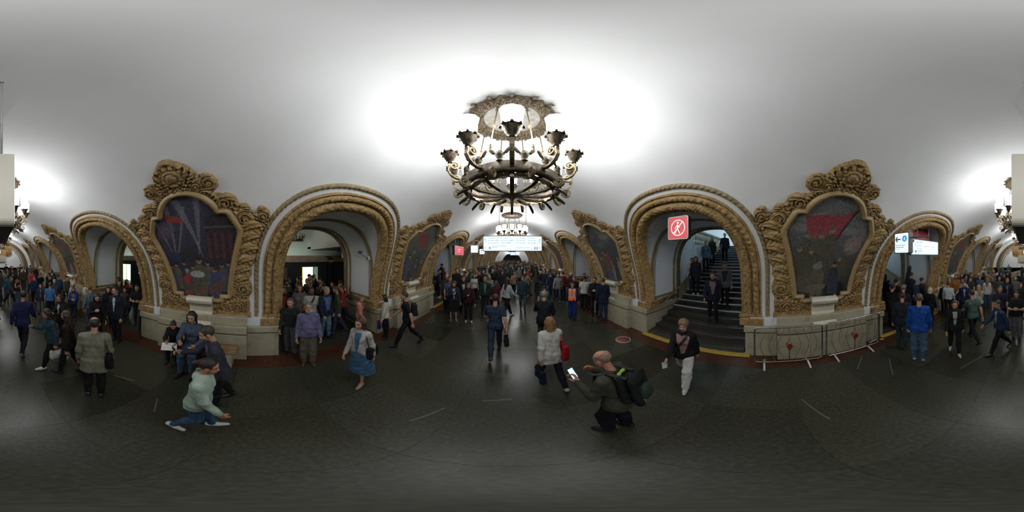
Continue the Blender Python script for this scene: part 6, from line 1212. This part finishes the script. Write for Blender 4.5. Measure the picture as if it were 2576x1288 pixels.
q = empty('paper_sheet', tuple(r.location), r.rotation_euler[2], label='white sheet of paper on the lap of the seated girl', cat='paper'); o = MB().box(-.15, .15, -.11, .11, -.002, .002).obj('sheet', M['white'], q, tuple(w + np.array((0, .03, .0)))); o.rotation_euler = (-.35, 0, .2)
setp(q, kind='thing')
r, J = W_('patterned blouse'); w = J['wr', 1]; q = empty('folded_paper', tuple(r.location), r.rotation_euler[2], label='white folded paper in the hand of the woman in white trousers', cat='paper')
m = MB(); m.add([w + np.array(v) for v in ((.0, .03, -.06), (.07, .05, -.10), (.05, .06, -.24), (-.02, .04, -.20), (.003, .033, -.06), (.073, .053, -.10), (.053, .063, -.24), (-.017, .043, -.20))], [(3, 2, 1, 0), (4, 5, 6, 7), (0, 1, 5, 4), (1, 2, 6, 5), (2, 3, 7, 6), (3, 0, 4, 7)]); m.obj('sheet', M['white'], q)
# ---------------------------------------------------------------- the crowd further off: small whole figures, a few body types, each figure its own object
def proto(sp, vox=.036):
    n0 = set(bpy.data.objects); r, J = person(sp, vox); parts = [o for o in r.children_recursive]
    VV, FF, MI = [], [], []; n = 0; slot = {'body': 2, 'hair': 3, 'cap': 3, 'beard': 3, 'shoe': 1, 'trousers': 1, 'skirt': 1, 'jacket': 0, 'coat': 0, 'shirt': 0, 'shirt_front': 2}
    for o in parts:
        me = o.data; v = np.empty(len(me.vertices) * 3, np.float32); me.vertices.foreach_get('co', v); q = np.empty(len(me.polygons) * 4, np.int32); me.polygons.foreach_get('vertices', q)
        VV.append(v.reshape(-1, 3)); FF.append(q.reshape(-1, 4) + n); MI.append(np.full(len(q) // 4, slot.get(o.name.split('.')[0], 0))); n += len(v) // 3
    for o in set(bpy.data.objects) - n0: bpy.data.objects.remove(o)
    return npmesh('person', np.concatenate(VV), np.concatenate(FF), [M['fabric'], M['ctr'], M['cskin'], M['chair']], True, np.concatenate(MI))
PR = [proto(d) for d in (dict(pose='stand'), dict(pose='walk'), dict(pose='walk2', top='tee'), dict(sex='f', pose='stand', hair='long', H=1.66), dict(sex='f', pose='walk', hair='bob', H=1.66), dict(pose='phone', fat=1.1), dict(sex='f', pose='step', hair='tail', top='coat', H=1.66), dict(pose='step', fat=1.12, top='shirt'))]
TONES = [('black', BK, 8), ('navy', NV, 5), ('dark grey', (.05, .05, .055), 4), ('white', (.45, .45, .43), 3), ('light grey', (.22, .22, .22), 3), ('beige', (.22, .17, .11), 2), ('denim blue', (.07, .12, .20), 3), ('red', (.30, .04, .04), 1), ('teal', (.03, .12, .14), 1), ('olive green', (.06, .07, .04), 2), ('brown', (.07, .04, .025), 2)]
bagc = [t for t in TONES for _ in range(t[2])]; taken = [tuple(r.location[:2]) for r, _ in who.values()]
def crowd(n, xr, yr, where, grp, zf=None, away=.5, mind=.48):
    k = 0; tries = 0
    while k < n and tries < n * 60:
        tries += 1; x = random.uniform(*xr); y = random.uniform(*yr)
        if any((x - a) ** 2 + (y - b) ** 2 < mind ** 2 for a, b in taken): continue
        nm, c, _ = random.choice(bagc); o = link('person', random.choice(PR), None, (x, y, zf(x) if zf else 0)); o.rotation_euler = (0, 0, (0 if random.random() < away else pi) + random.uniform(-.6, .6)); sc = random.uniform(.94, 1.06); o.scale = (sc,) * 3
        v = random.uniform(.8, 1.2); o.color = (c[0] * v, c[1] * v, c[2] * v, 1); setp(o, 'small figure in %s top %s' % (nm, where), 'person', grp + ' in %s tops' % nm); taken.append((x, y)); k += 1
crowd(26, (-2.9, 2.9), (11.2, 16.5), 'in the crowd beyond the direction sign, near rows', 'crowd in the hall, near rows')
crowd(46, (-3.1, 3.1), (16.5, 24), 'in the middle rows of the hall crowd', 'crowd in the hall, middle rows')
crowd(80, (-3.2, 3.2), (24, 38), 'in the far rows towards the dark arch', 'crowd in the hall, far rows')
crowd(10, (-3.1, -2.0), (9.5, 12), 'by the lit pylons on the platform side', 'crowd by the lit pylons')
crowd(8, (2.3, 3.2), (9, 12.5), 'by the pylons right of the direction sign', 'crowd by the pylons')
crowd(26, (-2.9, 2.9), (-19.5, -9.5), 'before the mosaic end wall', 'crowd before the end wall')
crowd(26, (-8.5, -4.6), (.9, 3.2), 'on the dark platform by the lit carriage door', 'crowd on the near platform', mind=.5)
crowd(12, (-8.3, -4.2), (-5.9, -3.6), 'in the passage to the platform at the left', 'crowd in the left passage', mind=.55)
crowd(5, (-8.3, -4.6), (-12.6, -10.6), 'in the second passage at the left', 'crowd in the second left passage')
crowd(5, (4.2, 8), (7.8, 9.8), 'in the passage right of the direction sign', 'crowd in the right passage')
crowd(6, (-3.3, -2.4), (-10, -6.5), 'along the marble on the left', 'crowd along the left marble')
crowd(6, (2.3, 3.2), (-10, -7), 'along the marble on the right', 'crowd along the right marble')
crowd(5, (-7.5, -5.0), (7.7, 9.8), 'up the stairs of the lit arch', 'crowd up the lit stairs', zf=lambda x: max(0, math.ceil((abs(x) - 3.9) / TR)) * RI)
